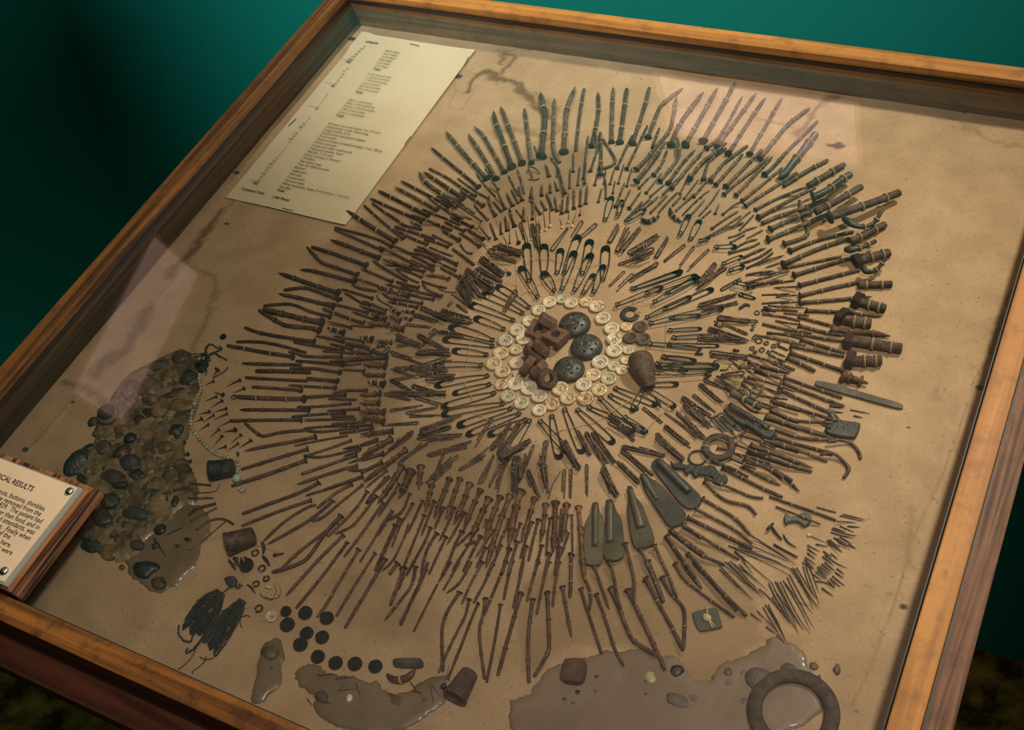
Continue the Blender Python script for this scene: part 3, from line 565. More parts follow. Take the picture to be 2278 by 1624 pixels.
DATA = """@900 180
n45 985,1415 730,1200 520,1030 350,885
n60 1095,1300 900,1090 760,930 610,750 548,668
n55 1220,1300 1050,1010 930,830 850,705
n52 1335,1215 1210,1000 1095,800 1040,710 925,608
n65 1430,1145 1340,890 1270,690 1200,520 1185,395
n55 1568,1100 1490,870 1390,620 1280,335
n50 1693,1095 1650,800 1635,640 1595,355
n75 1825,1000 1860,660 1880,480 1810,145
x50 2070,1085 1975,930 1985,600 1990,480 2000,225
x28 1210,1540 1070,1390 950,1225
x26 1160,1280 1070,1160
x24 1770,960 1725,860
c24 1700,1290 1690,1230 1640,1160 1680,1120
c24 1800,1230 1750,1160 1650,1140
c22 1660,1310 1740,1320 1800,1300
n34 1925,1270 1890,1130 1870,1110
x28 2030,1280 2050,1150 1940,1010
x30 1600,1500 1530,1240 1500,1170
x28 1520,1530 1400,1290 1380,1260
n30 1250,1450 1160,1330
@1200 180
n65 326,945 355,500 370,350 480,75
x45b 487,930 530,490 595,105
n52 697,870 760,580 795,400 780,145
n52 962,815 970,400 985,80
n60b 1073,820 1130,400 1165,105
n55b 1245,835 1410,330 1465,95
n55 1450,750 1590,380 1630,310 1915,95
n50 1525,900 1740,680 1790,480 1830,200
n65 1755,850 1870,560 2190,145
n35b 590,1300 615,1040 650,740
n35b 680,1205 760,960 780,860 745,680
n45b 820,1245 825,900 810,690
n40b 788,1168 920,1155 1035,1080 960,950 850,780
n38b 1035,1165 1140,930 1240,730
n38b 1165,1175 1320,850 1440,600
x40b 1510,870 1600,630
n50b 1295,1180 1490,970 1560,880
n50b 1295,1335 1560,990 1680,820
n40b 1525,1260 1640,1110 1700,930
n48b 1610,1340 1860,1040 1870,940 1840,755
n45 1720,1365 1910,1090 2080,915
n48 1760,1430 1890,1280 2080,1040 2200,930
n28 450,1210 455,960
n28 405,1430 410,1160
n28 512,1390 540,1130
n28 605,1370 620,1060
n28 738,1390 790,1180
n26 942,1378 1000,1170
n26 1052,1368 1130,1100
n26 1165,1405 1240,1140
n28 243,1460 200,1330
n30 340,1500 280,1250 240,1130
n26 862,1372 885,1180
n26 890,1570 885,1310
n28 1425,1495 1640,1220
n26 1480,1542 1680,1370
n26 1645,1515 1840,1300
n28 1875,1505 2010,1220
n22 980,1500 1010,1320
n35 2010,1305 2130,1110 2278,1030
n35 2183,1305 2240,1130
n26b 1930,1570 2120,1320
n24 2150,1560 2200,1500 2278,1460
n30 1330,1430 1480,1270
@1500 170
n65 150,910 450,380 575,150
n65 385,860 610,460 700,300 810,75
n45 432,955 590,830 700,650 760,540 910,265
n60 575,935 900,490 1095,215
n58 722,1030 1050,520 1220,280
n55 1005,1035 1270,570 1440,280
n60b 1145,1095 1460,700 1560,600 1800,425
n50b 1205,1310 1340,1190 1500,1000 1730,780 1910,600
H105 1395,1325 1460,1320 1560,1180 1690,1020 1890,760
n48b 210,1365 350,1150 600,970 690,890
n40b 393,1370 430,1200 480,1110 690,960
n45b 485,1395 600,1220 700,1120 980,920
n45b 555,1445 830,1140 910,1040
n48b 688,1470 950,1200 1170,980
n40 665,1575 810,1440 1060,1250 1270,1060
n45 825,1585 1110,1280 1320,1060
@1660 330
x60b 500,500 640,410 830,290 1090,155
n42 125,820 400,670 820,510
x85b 820,500 1150,310 1310,215
F105 890,650 960,630 1120,540 1300,400 1400,345
T95 925,850 1150,740 1420,580 1540,510
R110 1120,920 1330,850 1700,720 2050,590
w110 1290,930 1350,970 1450,1040 1600,1050 1720,990 1800,850
T100 1400,1240 1860,1010
w120 1310,1350 1400,1355 1550,1320 1640,1280 1720,1240
n55b 165,925 500,740 760,600 920,530
x60b 205,1000 440,900 700,820 940,730 1090,670
n60b 325,1075 700,900 900,830
n60b 290,1215 460,1150 800,1000 1080,880
n55b 508,1275 780,1190 840,1130 780,960 710,700
n50b 585,1368 920,1230 1200,1160 1430,1110
n60b 495,1545 640,1480 1000,1320 1380,1200
n40b 535,1590 650,1570 980,1500 1270,1440
@1660 560
B125 1480,130 1620,80 1920,10
w100 1560,190 1580,270 1700,270 1790,190 1860,90
n55b 640,315 1130,160 1570,40
n55b 710,448 1150,335 1510,240
T100 1500,440 1700,440 1950,430
n55 715,588 1240,460 1700,365
n55 715,680 1240,640 1420,620 1680,600
B135 1490,650 1560,680 1860,760
n50 800,785 1210,800 1500,830 1820,865
P150 1290,870 1350,920 1670,960
s95 1140,1040 1450,1070 1700,1090 1920,1125
B150 1370,1180 1430,1190 2080,1290
B150 1390,1440 1480,1460 1810,1450
n45b 700,870 910,925 1120,980
n50b 705,985 1100,1090 1290,1110
x45b 500,1080 780,1110 1060,1160 1300,1190
x42b 220,960 540,1040 880,1085
n50b 735,1170 1080,1280 1310,1350
n55b 600,1250 1050,1340 1310,1390
n55b 590,1345 1030,1500 1330,1600
n60b 550,1415 740,1500 920,1590
x42b 280,1080 550,1110 740,1160
x32b 110,1110 390,1160 550,1200 800,1250
x35b 220,830 440,860 560,880 720,920
x30b 390,920 540,950 700,970
x35b 200,780 470,770 690,790
x24b 500,820 840,850
x22b 290,715 580,745 780,750
x24b 210,575 420,570 580,560
x24b 400,600 510,590 680,580
x28b 210,690 580,660
x26b 470,690 690,670
x28 690,465 590,470 360,480
n35 20,460 360,390 500,380
x28b 320,430 650,380
x28b 0,410 210,360 400,300 580,260
x26b 190,300 330,290 460,270
x34 0,310 240,265 380,260
x26 440,150 250,215
x24 170,160 240,130 510,45
x35b 0,220 180,140 360,10
x30b 420,1250 560,1310
x30b 340,1320 520,1400
x32b 300,1380 520,1470
x45b 370,1470 650,1570
x35b 30,1370 240,1430 380,1500 600,1600
x40b 70,1500 440,1590
w60 230,740 320,770 390,800
o50 170,1190
o35 80,1290
o28 120,1340
o40 210,1310
o35 270,1220
o35 370,1260
o22 430,1220
o28 300,1340
o25 100,990
o22 80,1040
o30 110,1150
o40 145,820
@740 380
n60 1680,410 1590,385 1270,190 1190,80 1150,10
n55 1740,365 1390,130 1210,10
n38b 1905,338 1740,230 1500,70 1290,-30
x28b 2080,370 1900,270 1670,100
n42b 2010,465 1810,320 1710,270
x38b 1890,570 1700,430
n42 1550,470 1190,280 905,130
n48 1390,515 1050,330 830,215
n50b 1275,595 900,410 620,270
n42 1190,668 770,490 490,360
x38b 1190,780 1070,750 970,740 840,640 690,550 530,430
n38b 945,900 780,770 620,640 420,460
n60 835,935 510,740 400,670 180,525
n36b 785,1008 640,920 440,860 250,810 30,755
n40b 665,1055 400,940 30,780
n55 620,1158 200,1000 -36,915
n52b 450,1262 40,1110 -276,1014
n48 330,1385 -100,1240 -150,1226 -350,1005
n50 295,1478 0,1400 -292,1325 -442,1317
n35b 1985,675 1750,510 1550,380 1390,340
x38b 1740,640 1640,600 1500,510 1290,360
n38 1860,750 1660,650 1560,610
x30b 1700,720 1530,640 1390,590 1200,510
n36 1760,800 1580,720 1480,670
n40 2012,910 1880,830 1780,770
x42b 1590,790 1460,740 1290,670 1060,590
x30 1180,740 1030,675
x42b 1360,910 1020,800 830,740
n38b 1262,975 1180,950 1000,870 840,790
n42 1690,925 1510,820 1450,780
n34 1963,1008 1800,890 1680,820
n36b 1540,1012 1350,940 1220,910
n30b 1590,980 1400,890 1330,850
n26b 1860,1100 1790,1090 1740,1040 1700,970
x38b 1890,1250 1760,1150 1600,1040
x28b 1600,1135 1490,1100 1350,1040 1290,1020
n42 1660,1245 1500,1170 1300,1080 1120,1000
x40b 1440,1180 1250,1070 1090,1050
n38b 1345,1328 1150,1240 1040,1190
s50 1225,1345 1080,1300 660,1180
s60 1045,1290 780,1210 660,1180
x36 990,1470 860,1400 700,1310 530,1190
x38b 1160,1280 860,1120 630,1010
n38b 1378,1202 1160,1100 1040,1110 890,1030 780,990
n40b 1335,1275 1190,1180 1060,1130
n36 795,1478 530,1360 370,1300
n30 1190,1418 1010,1340 840,1300
x30 1150,1490 980,1420 840,1310
n40b 1145,1560 1040,1530 850,1480
s50 1555,1440 1430,1400 1230,1390
n36b 1695,1415 1550,1350 1440,1290
x30b 1190,1470 1400,1540 1520,1560
n36 775,1592 650,1550 460,1480 240,1410
x40 580,1600 400,1570 260,1530
x34 1060,1600 820,1540 700,1505
n30b 1640,1330 1480,1250 1330,1180
@1030 380
n35 432,597 370,480 345,320
n35 565,507 500,370 450,260
n32 516,540 400,400
x28b 460,370 400,320 180,15
n36 665,465 620,380 580,290
n30 738,428 640,240
n36 790,392 740,200
n40 912,355 920,200
n34 1050,325 1050,180
n30 1165,288 1165,150
n34 1362,297 1290,50
n30 1107,520 1030,390
n36 1198,518 1150,390 1110,290
n32 1258,535 1220,340
n36 1320,565 1330,350
n36 1386,542 1410,300
n36 1480,498 1480,230
n34 1565,468 1570,230
n36 1636,435 1660,190
n26b 1805,415 1850,240
n30 1033,577 940,430 870,390
n30 926,645 950,440 920,300
n36 810,668 810,480
n36 688,737 640,600 620,480
n38 594,792 560,600
n30 510,838 500,660
n32 442,910 390,770 360,690
n34 350,905 200,720
n28 332,652 220,540 140,440
x22 790,630 700,510
k33 620,1380 560,1290
k33 745,965 690,760
k16 625,965 610,660
K28 1165,745 1150,440
K25 1105,795 1065,500
K16 1040,810 1010,650
K24 1325,760 1290,630
K20 1405,685 1415,540
K25 1460,745 1510,540
k20 978,855 970,570
K16 905,920 860,600
k20 1560,590 1570,500
e9 330,1060 160,850
e9 600,1000 430,640
e9 870,960 780,640
e9 560,1010 460,920
q60 1590,670 1430,930
q60 1780,710 1560,900
q70 1180,1060 1400,760
h45 760,690 830,960
h50 920,700 990,1060
h45 990,700 1020,1000
h80 360,1080 800,1090
h60 380,1100 720,1220
h60 780,1100 400,1000
h55 470,990 800,1090
h60 225,1180 540,1400
h70 530,1390 260,1170
h40 240,1210 560,1360
h40 150,1310 520,1490
h50 400,1590 50,1330
p140 850,1015 885,1500
p140 1080,1025 1080,1440
p125 1300,1080 1255,1390
p145 1530,905 1350,1390
p140 1690,965 1590,1400
p130 1480,1130 1324,1616
p130 1700,1160 1489,1632
p90 1740,1425 1606,1674
p140 1905,1050 1865,1480
p110 1870,1310 1747,1658
p130 790,1330 1007,1724
p130 1090,1400 1230,1640
@1340 380
n42b 1865,400 2160,160 2400,-40
n45b 1910,465 2240,250 2600,20
n32 178,475 300,150
n32 268,465 380,240
n34 358,500 520,270
n26 448,545 660,350
x34b 560,500 740,350
x34b 640,560 860,330
x36b 300,670 530,420
x30b 750,560 850,440 1000,290
x34b 940,460 1050,340
x34b 980,530 1110,410 1220,310
n34b 1220,343 1390,140 1480,50
n28 1310,362 1370,270 1480,230
x26b 1070,590 1190,460 1290,370
x30b 1170,600 1340,420 1360,390
x28b 1290,600 1470,400 1560,250
x26b 1330,630 1450,530
n28 1505,570 1560,440
n28b 1607,582 1760,450 1850,420
n32b 1465,768 1640,640 1810,540
x28b 1490,830 1560,790 1850,600
x34b 1380,890 1600,780 1880,690
x28b 1720,760 1830,660 1980,540
x30b 1830,790 2020,590
x30 1680,890 1800,860 1910,790 2080,740
n30b 1712,958 1900,850
x26b 1930,900 2140,790
x34 1750,1050 1920,940 2080,910
n34b 1695,1095 1960,1030 2100,960
x40 1880,1160 2080,1060 2190,1030
x36b 1840,1240 2030,1180 2130,1130 2260,1040
x28 1940,1300 2090,1220 2270,1080
x26b 2130,1220 2160,1210 2278,1160
n34 1862,1408 2160,1350 2278,1340
x28b 2100,1390 2278,1370
n32b 1912,1498 2130,1440 2278,1400
n34 1945,1548 2080,1520 2278,1470
p100 120,375 35,680
p70 265,440 215,640
p80 560,560 340,700
w70 520,640 600,690 700,640 760,600
w60 900,500 930,600 1050,680
g60 700,640
g50 950,700
g40 790,620
p100 1150,640 1040,890
p105 1290,690 1170,940
p50 1420,940 1290,985
p80 1760,1040 1500,1055
p80 1870,1310 1690,1370
p60 1850,1180 1600,1290
q50 1580,1590 1850,1440
p110 1010,1380 380,1590
p110 1240,1450 850,1650
h60 90,950 210,720
h60 190,1075 370,760
h60 260,1045 490,770
h60 340,1100 740,850
h50 400,1110 650,950
h70 680,1040 400,1180
h60 720,1150 880,880
h45 1110,980 820,1210
h40 1230,1000 1020,1290
h40 1430,1040 1130,1330
h40 200,1255 690,1100
h50 750,1220 360,1480
h40 300,1340 90,1540
h45 410,1370 180,1600
h60 1510,1230 1280,1500
h50 1660,1290 1260,1520
r60 810,840
@500 580
n60 1510,430 1180,320 760,175 710,165
n48b 1530,520 1200,395 1060,350 790,390
n52 1450,610 1110,520 710,435
n42b 1405,745 1140,680 950,590 800,570 520,600
n75b 1300,820 1150,800 740,700 510,645
n60b 1265,930 1130,890 850,875 750,840 460,660
n48b 1195,1075 1080,1065 470,970 265,890
x42b 1080,1225 930,1180 600,1095 380,1075 155,1080
n52b 910,1285 840,1270 470,1210 35,1130
n34b 1970,500 1650,400 1560,380
n34 1940,590 1830,570 1650,450 1580,430
n34b 1905,690 1560,600 1340,560
n42b 1850,830 1720,790 1500,710 1310,640
n34 1690,890 1460,830 1350,810
n36 2240,285 1970,170 1810,100
n38 2060,430 1840,370 1700,330
x34 2180,370 1900,270 1680,210
n34 2150,660 1970,580 1830,530
n36 2110,710 1920,650 1790,590
n34 2030,790 1850,730 1690,680
z65 1590,960 1520,950 1370,890
n38 1580,1080 1330,1020 1200,1000
n34 1850,1075 1670,1040 1440,1005
n42b 1575,1180 1450,1175 1180,1130 920,1085
n34b 1700,1180 1560,1140 1410,1110
n42b 1560,1275 1470,1280 1050,1280 960,1230 850,1215
x36b 1720,1235 1480,1210 1310,1205
n42b 1580,1390 1190,1350 950,1335
n42b 1540,1490 1460,1480 1180,1430 870,1435
x45 1030,1385 890,1385 600,1380 220,1365
x55b 1140,1490 1040,1480 640,1470 415,1470
x42b 1100,1600 630,1580 275,1555
H60 1620,1100 1930,1160 2050,1240 2150,1230 2190,1150 2100,1110 2030,1150
s75 2170,1290 1950,1295 1400,1340
s65 1950,1230 1700,1205
s85 2150,1400 1840,1370
z70 1970,1050 1900,1030 1800,1020
s50 2230,1080 2000,1070
s60 2130,1530 1830,1510
n34b 1860,1470 1570,1450
x30b 1820,1370 1590,1390
x26 1990,890 1680,860
@800 580
n40 695,402 440,340 330,310
n46b 655,475 270,370 250,365
n38b 990,510 850,500 520,400
x34b 1060,480 720,400 560,330
n34b 1090,470 900,390 840,300
n38b 830,570 530,510 450,500
n38 770,620 540,570 370,545
x34 530,550 400,500 300,430
c24 520,670 380,590 250,520 230,460
z48 530,710 400,640
z48 720,690 560,670
z45 690,790 565,745
s60 350,780 150,700
s60 540,800 380,730
s65 380,860 90,825
s70 590,910 460,890 380,880
n30 340,700 120,630
h60 1560,100 1900,280
h90 1790,390 1420,140
h60 1780,330 1420,120
h60 1400,170 1620,500
h50 1340,230 1480,530
h40 1360,200 1540,510
h50 1300,330 1450,590
h50 1090,650 1490,800
h40 1000,720 1390,860
h60 1040,700 1510,840
h50 730,720 1000,810
h60 820,620 1200,780
h40 600,850 960,890
h50 1380,1000 1050,930
h50 1030,920 840,1130
h60 770,980 1150,1180
h40 480,980 830,1130
h40 490,1140 800,1100
h50 490,1040 820,1160
h60 1220,1250 770,1230
h50 760,1230 1200,1190
h40 400,1210 700,1300
h40 420,1240 870,1390
h50 860,1400 420,1440
h60 690,1460 1230,1340
h45 790,1530 1280,1520
h50 1180,1460 760,1480
h40 480,1440 740,1570
h40 400,1600 740,1540
h50 870,1580 1270,1540
c18 1230,440 1440,600
c16 1050,370 1160,420 1290,420
h40 1230,550 1170,610
h30 1290,580 1440,690
k32 1995,180 1900,130
p125 1860,360 2278,647
p135 1670,460 2195,720
p135 1500,600 2070,815
p125 1570,780 1945,935
p140 1240,900 1800,1080
p130 1160,1060 1800,1155
p125 1280,1210 1720,1270
p125 1040,1430 1660,1430
h65 2090,390 1900,680
@800 820 3.41
p75 600,130 985,60
p60 730,190 1000,125
p75 650,290 1035,190
p75 650,350 1105,270
p80 770,430 1165,305
p70 835,500 1225,345
p70 1000,500 1275,390
p75 1110,700 1300,400
h25 1010,365 870,590
h30 1040,660 1230,400
h30 1000,620 1150,410
h28 390,130 650,200
h28 240,80 420,190
h25 410,215 640,280
h25 180,190 390,240
h28 200,180 650,190
h25 345,340 600,290
h22 220,320 480,280
h22 370,360 610,355
h25 455,410 185,430
h30 450,470 750,360
h28 700,440 440,500
h25 440,520 780,500
h25 500,540 770,520
h28 410,470 190,640
h25 290,730 470,570
h22 310,700 520,560
h25 500,660 850,550
h22 510,665 820,590
h25 700,720 530,890
h25 760,650 500,870
h28 540,830 700,680
h22 640,640 560,830
h25 750,770 960,660
h22 780,760 980,600
h25 930,870 1020,650
h25 900,880 1000,690
h30 1070,680 1296,560
h28 1060,670 1296,540
h30 1200,660 1190,900
h25 1170,670 1160,880
h25 1070,720 980,900
h25 1120,700 1020,910
h20 1260,640 1230,820
h22 1280,770 1290,900
z45 185,120 60,100
s38 255,470 5,500
s45 240,530 15,660
s38 350,615 30,855
s42 320,740 190,960
s50 380,780 330,930
s45 465,745 450,915
s40 160,190 0,200
s42 150,260 0,260
s45 190,330 0,320
s42 185,400 0,350
n22 130,535 0,580
n22 180,640 0,700
n24b 170,705 10,790
n20 205,775 40,910
n22 225,820 130,920
@500 820 3.41
n24b 580,165 350,145 207,138
n34b 605,230 290,225 95,212
o22 68,218
n27 640,315 290,312 110,312
n26b 580,388 290,390 40,395
x26b 600,468 430,480 300,515 260,505 155,415
n28 690,515 570,545 280,595 150,625
n26b 630,610 345,695 125,765
n30b 615,695 360,790 50,890
n26 1005,740 940,750 720,820 545,880
n25b 1000,655 790,730 580,800
n28b 855,95 620,72
n22 840,145 640,135 480,125
n24b 1075,165 910,165 820,185
n22b 915,200 740,208 625,212
n22b 955,262 710,290 550,290
x20b 1000,235 785,228
n22b 910,335 660,350 510,365
n22b 1020,305 780,320
x22 1000,380 690,388 595,388
x20b 980,362 810,362
n22b 1060,402 810,420
n22b 1010,445 720,485 610,462
n20b 1115,428 720,440 600,455
n20b 1130,450 870,492
x18b 935,508 700,548 530,585
n20b 960,545 740,625 600,665
n20b 1030,600 740,680 600,655
n22 1165,540 1060,575 895,610
x20 1030,620 900,665
n22 1200,645 1070,670 935,720
n22b 1195,710 1050,780 940,765
n20b 1045,815 830,890 750,918
t16 118,85 10,135
t14 150,150 65,185
t22 80,465 0,480
t16 125,500 45,570
t16 205,545 100,610
t16 100,570 5,635
w22 98,630 98,655
@1050 610 3.41
u115 587,213 W
u100 683,190 G
u112 752,220 W
u105 865,212 Y
u125 945,245 S
u130 993,335 W
u128 1060,413 W
u130 1078,495 S
u135 1078,582 W
u92 1170,400 Y
u95 1185,575 G
u142 973,668 W
u88 1168,655 Y
u100 1075,700 G
u100 1137,728 S
u130 920,765 C
u130 1037,792 G
u135 847,838 W
u138 670,870 C
u125 968,878 C
u115 505,275 W
u115 433,358 S
u128 342,425 W
u128 253,505 G
u125 390,490 S
u130 220,600 C
u108 332,573 C
u135 167,680 C
u122 337,675 W
u130 233,738 C
u115 225,838 O
u135 330,832 W
u138 432,865 W
u80 345,755 C
@1000 500 3.609
u130 468,1378 G
u135 578,1430 G
u140 720,1378 W
u135 822,1440 O
u125 720,1490 W
u140 950,1393 C
u145 1093,1395 O
u120 1530,820 B
u125 1450,910 B
u130 1555,920 B
r160 1450,720
d132 1003,795
d132 1097,975
d130 957,1155
@1340 560 3.41
p55 590,165 235,300
p60 700,200 330,335
p65 720,225 390,410
p65 820,295 465,445
p60 440,295 105,430
p45 730,490 515,510
p38 740,590 500,605
p60 900,445 355,565
p50 660,360 330,520
p42 900,640 530,660
p42 870,720 495,710
p38 740,755 350,715
p50 690,830 460,810
p60 850,880 415,885
h25 810,790 1100,810
c10 840,840 900,800 1000,830 1040,890
c10 890,900 940,900 970,860
h40 720,640 1090,670
h30 800,590 1050,660
h35 870,510 1110,520
h25 1190,530 880,510
h22 1110,630 850,520
h28 730,415 1020,330
h28 760,430 1030,395
w36 850,555 920,560
p30 1150,300 1000,265
p30 1150,360 1040,330
w30 1040,430 1090,395 1120,410
w26 990,745 1040,750
@500 1060 3.41
n28b 715,45 650,85 500,150 355,200 130,285
n26b 655,180 430,255 130,375
n22b 1050,5 835,80 615,145
n26b 965,60 860,110 700,240
x24 690,215 640,225 460,330 280,505
n26 820,185 730,265 640,335 450,445 320,515
n22b 1045,65 900,180 830,240 740,315 660,335
n24b 1080,115 1010,230 860,385 780,455
n26b 850,345 750,430 560,570 430,700
n30b 880,300 755,430 650,600 580,660 360,725
n28 900,445 700,640 460,910
x30b 1150,140 1075,200
n24 1150,150 1000,350 940,395 830,435
n24b 1200,200 1160,260 1030,450 905,610
n20b 1270,260 1200,350 1120,500 1080,560 1025,650
n26b 1296,370 1225,520 1140,715
n20 1220,10 1135,110 1065,205
n18 1296,120 1225,200 1165,305
n26b 930,500 740,760 540,1000
n26b 1015,555 900,750 850,830 780,960 700,1070
n24b 1140,585 970,850 845,1060
n28b 1215,630 1100,830 910,1150
@840 1010 3.41
s42 185,95 110,220 0,370
s55 255,130 215,220 165,325
s55 335,95 320,200 315,305
s40 410,240 390,330 365,440
s42 545,190 490,330 430,485
s40 625,190 580,310 525,485
s45 700,230 650,370 580,530
s42 780,275 720,400 655,570
s50 845,340 790,450 705,650
s42 930,325 870,470 815,640
s48 1005,320 910,560 825,855
s60 1085,285 1040,440 1000,690
s42 1190,340 1150,480 1095,660
s40 1275,385 1265,500 1240,665
n20 80,170 0,265
n20 160,230 100,330 0,470
n22b 245,300 200,420 140,470 70,495
x18 120,430 75,500 0,620
n18b 265,375 235,440 170,530 110,700
n24b 165,490 75,690 0,830
x18 235,530 200,640 150,750 100,830 30,880
n22 340,355 285,480 225,605
n22b 355,465 310,580 200,850
n22 430,360 385,480 330,625
n22b 400,560 370,650 220,910
n24 500,405 450,520 430,580
n26b 450,600 370,720 330,905
n22 580,410 540,520 465,665
n22 660,445 590,580 525,690
n22b 520,630 440,800 390,915
n26b 640,590 590,680 540,820 490,915
x20 710,590 600,700
x26 745,660 690,680 655,690
n24b 780,625 740,700 650,890
x22 690,690 560,890
n20 830,500 800,560
n20 880,580 740,790
n24b 935,690 900,780 830,915
n24b 820,710 750,860
n22b 1000,500 940,640 900,740
n20b 1085,525 1040,660
n22b 1170,520 1120,660 1085,790
n24b 1220,500 1180,650 1145,810
n24b 1060,665 990,915
n22b 1130,700 1080,915
n24b 1245,695 1190,915
n28b 1000,720 940,915
n30b 150,830 90,915
n34b 195,870 190,930 150,1030
n26b 290,855 270,960
n22b 365,880 330,980 170,1280
n26b 40,800 0,880
@1180 1010 3.41
s40 125,390 105,500 80,665
s50 190,370 185,560 175,745
s45 275,390 260,530 245,660
s42 365,405 385,620 400,850 415,960
n20b 150,490 130,620 120,770
x20b 235,420 215,690
n18b 315,465 320,740
x24 290,600 260,690 220,800
n22b 65,495 0,790
n24b 80,695 60,790 20,915
n26b 145,760 110,915
n26b 215,710 190,915
n30b 310,765 305,1020 300,1085
n26b 720,680 770,870 790,960 785,1130
n26b 835,720 900,860 1010,1120
n26b 940,690 1040,900 1110,1085
n24b 600,810 640,950 660,1100 690,1170
x24 480,840 540,1010 600,1180
n26b 1035,625 1170,850 1300,1020
n28b 1070,575 1200,670 1330,770
n26b 1170,545 1300,630
@920 1250 3.41
x26 110,5 30,180
x24 285,0 185,160
x20b 180,170 100,330 0,530
x20b 350,0 225,215
x22 440,0 350,170 245,240
n22b 525,0 440,150 365,320
n24b 600,20 535,170 455,310
n26b 700,0 620,200 535,400
n24b 750,0 715,130 685,285
x24b 835,0 800,160 755,350
n24b 945,0 905,130 860,300
n24b 1025,0 985,140 935,395
n24b 1105,0 1075,160 1055,340
n28b 350,230 260,360 210,500 220,740 225,830
n24b 420,285 400,400 320,550 240,720 190,840
n24b 490,315 440,430 380,590 260,890
n26b 545,280 530,400 490,530 540,890
n24b 660,325 625,560 555,915
n34b 815,240 720,570 640,860
n32b 905,285 865,560 875,915
n34b 1015,235 1030,600 1030,680 915,870
n28 1130,190 1170,420 1200,580
@560 1250 3.41
x34 1250,35 1210,130 1230,180
n28b 1150,45 1090,230 1050,330
x26 1240,40 1220,180 1130,290 1005,450
x28b 1290,130 1180,360 1130,480
@1260 1250 3.41
n26b 110,205 165,390 270,700
x26 140,130 190,230 180,380
n26b 230,250 315,490 370,680 435,790
n34b 335,200 380,300 480,560 520,610 690,710
n34b 465,215 620,530 750,820
n32b 600,130 770,440 890,665
n30b 725,120 790,240 895,340 900,450 890,660
n24b 825,15 880,130 1030,240 1275,420
x26 880,0 950,90 1030,190
x30b 960,0 1150,200 1296,370
n28b 620,-10 690,160 740,300
@1100 840 3.41
p75 490,600 435,290
p70 660,560 530,240
p70 890,490 625,245
p60 1130,410 710,230
p65 560,570 345,340
p60 1070,240 870,140
p60 1210,210 910,85
p60 1050,410 800,165
p45 1150,430 985,320
h30 390,470 350,760
h30 340,660 410,480
h35 370,660 400,870
h28 255,695 330,900
h28 530,470 640,690
h28 650,690 510,490
h30 630,400 720,590
h35 690,420 860,650
h35 740,410 910,640
h25 700,650 700,900
h30 820,670 930,890
h30 930,890 830,680
h30 870,290 1060,480
h25 860,340 1030,430
h30 1100,800 940,630
h30 960,520 1290,590
h28 960,540 1200,740
h25 530,690 520,915
h25 580,690 575,915
c10 500,710 480,750 440,810 410,915
h28 180,590 140,860
h26 190,600 200,780
h22 300,500 210,750
h26 80,620 20,870
h28 40,600 270,470
h22 120,350 20,560
h22 180,340 60,560
@1400 780 3.41
p60 660,130 205,125
p50 490,90 250,60
p45 430,170 200,120
w34 570,180 625,190
p60 610,180 200,205
p60 350,260 150,270
p50 30,460 110,300
w30 200,350 240,430
p50 340,440 120,300
w28 500,20 560,25
h30 620,30 890,60
c11 640,80 700,60 790,80 840,140
c11 690,145 740,145 770,105
h35 870,170 660,190
h30 530,250 700,390
h25 560,220 780,310
h25 640,220 870,310
h35 400,350 620,520
h25 420,370 610,560
h28 410,400 600,590
h25 480,330 650,470
h28 270,570 460,740
h28 200,620 410,830
h28 420,830 210,640
h28 560,670 360,470
h25 530,660 270,470
h25 280,800 20,720
h25 100,430 250,550
H52 770,330 860,360 1000,440
f20 690,500 790,610
f20 650,520 740,610
r250 680,730
n22b 670,735 740,750
n22b 750,680 880,620
n24 910,90 1100,140 1215,170
n22 880,60 1050,190
n22b 905,205 1000,225 1080,250 1260,310
n24 870,225 1050,290 1140,325
n22b 860,250 960,340 1070,355 1200,370
n22 700,220 880,340 1050,420 1135,430
n22 960,150 1060,190 1180,220
n22b 840,130 900,130 1000,145
n24b 1035,505 1090,520 1290,590
n26b 1080,380 1140,400 1296,450
n24b 1085,450 1200,510 1290,540
n24b 800,560 880,600 1010,650
n22b 850,645 1000,690 1110,740
n30b 1035,680 1160,710 1290,760
n26b 925,715 1100,770 1296,850
n20b 810,715 960,770 1060,790
n30b 920,760 1060,810 1220,870
x22b 890,800 1070,855
x20b 770,770 920,810
n20b 770,820 960,900
o44 970,300
@1660 800 3.41
n28b 215,315 480,400 650,455
n28b 190,380 330,450 400,470 660,480
n28b 265,235 340,270 530,355 620,395
n28 280,175 480,260 755,355
n26b 290,135 500,210 730,290
n30b 150,435 400,520 640,590
x30b 220,530 440,605 690,605
n28b 225,590 430,655 660,710
c34 560,720 660,700 740,770 790,830 740,895
c30 620,625 700,605 810,635 860,700 868,750
n28b 130,610 410,690 615,770
n28 30,650 320,750 510,825
n28b 20,730 260,860 350,920
s75 730,130 800,145 925,180
S35 635,350 740,360
e14 640,350 735,365
e12 790,380 945,410
e14 680,398 740,402
e14 815,425 888,440
n28b 20,690 230,765 500,850
n24 0,20 130,45 330,105
n24b 250,245 270,150
n20b 0,120 200,185 380,240
@1480 980 3.41
n28b 605,135 690,170 860,250 900,280
x28 910,280 960,330 1020,390
n26 600,200 750,285 875,340
n22b 480,130 600,180 690,215
n22b 435,190 540,230 630,275
n28b 440,210 560,270 710,350 890,430
n22b 360,150 430,180 540,220
n24b 310,285 560,385 660,430 745,435
n28b 305,315 400,420 480,465 570,480 640,500 690,560
n28b 285,445 400,510 540,590 640,705
n26b 235,520 410,610 540,680 660,780
n30b 170,585 440,715 660,820
n26b 135,640 340,770 560,900
n26b 40,680 130,760 290,880 450,940
n28b 10,725 60,800 230,1040
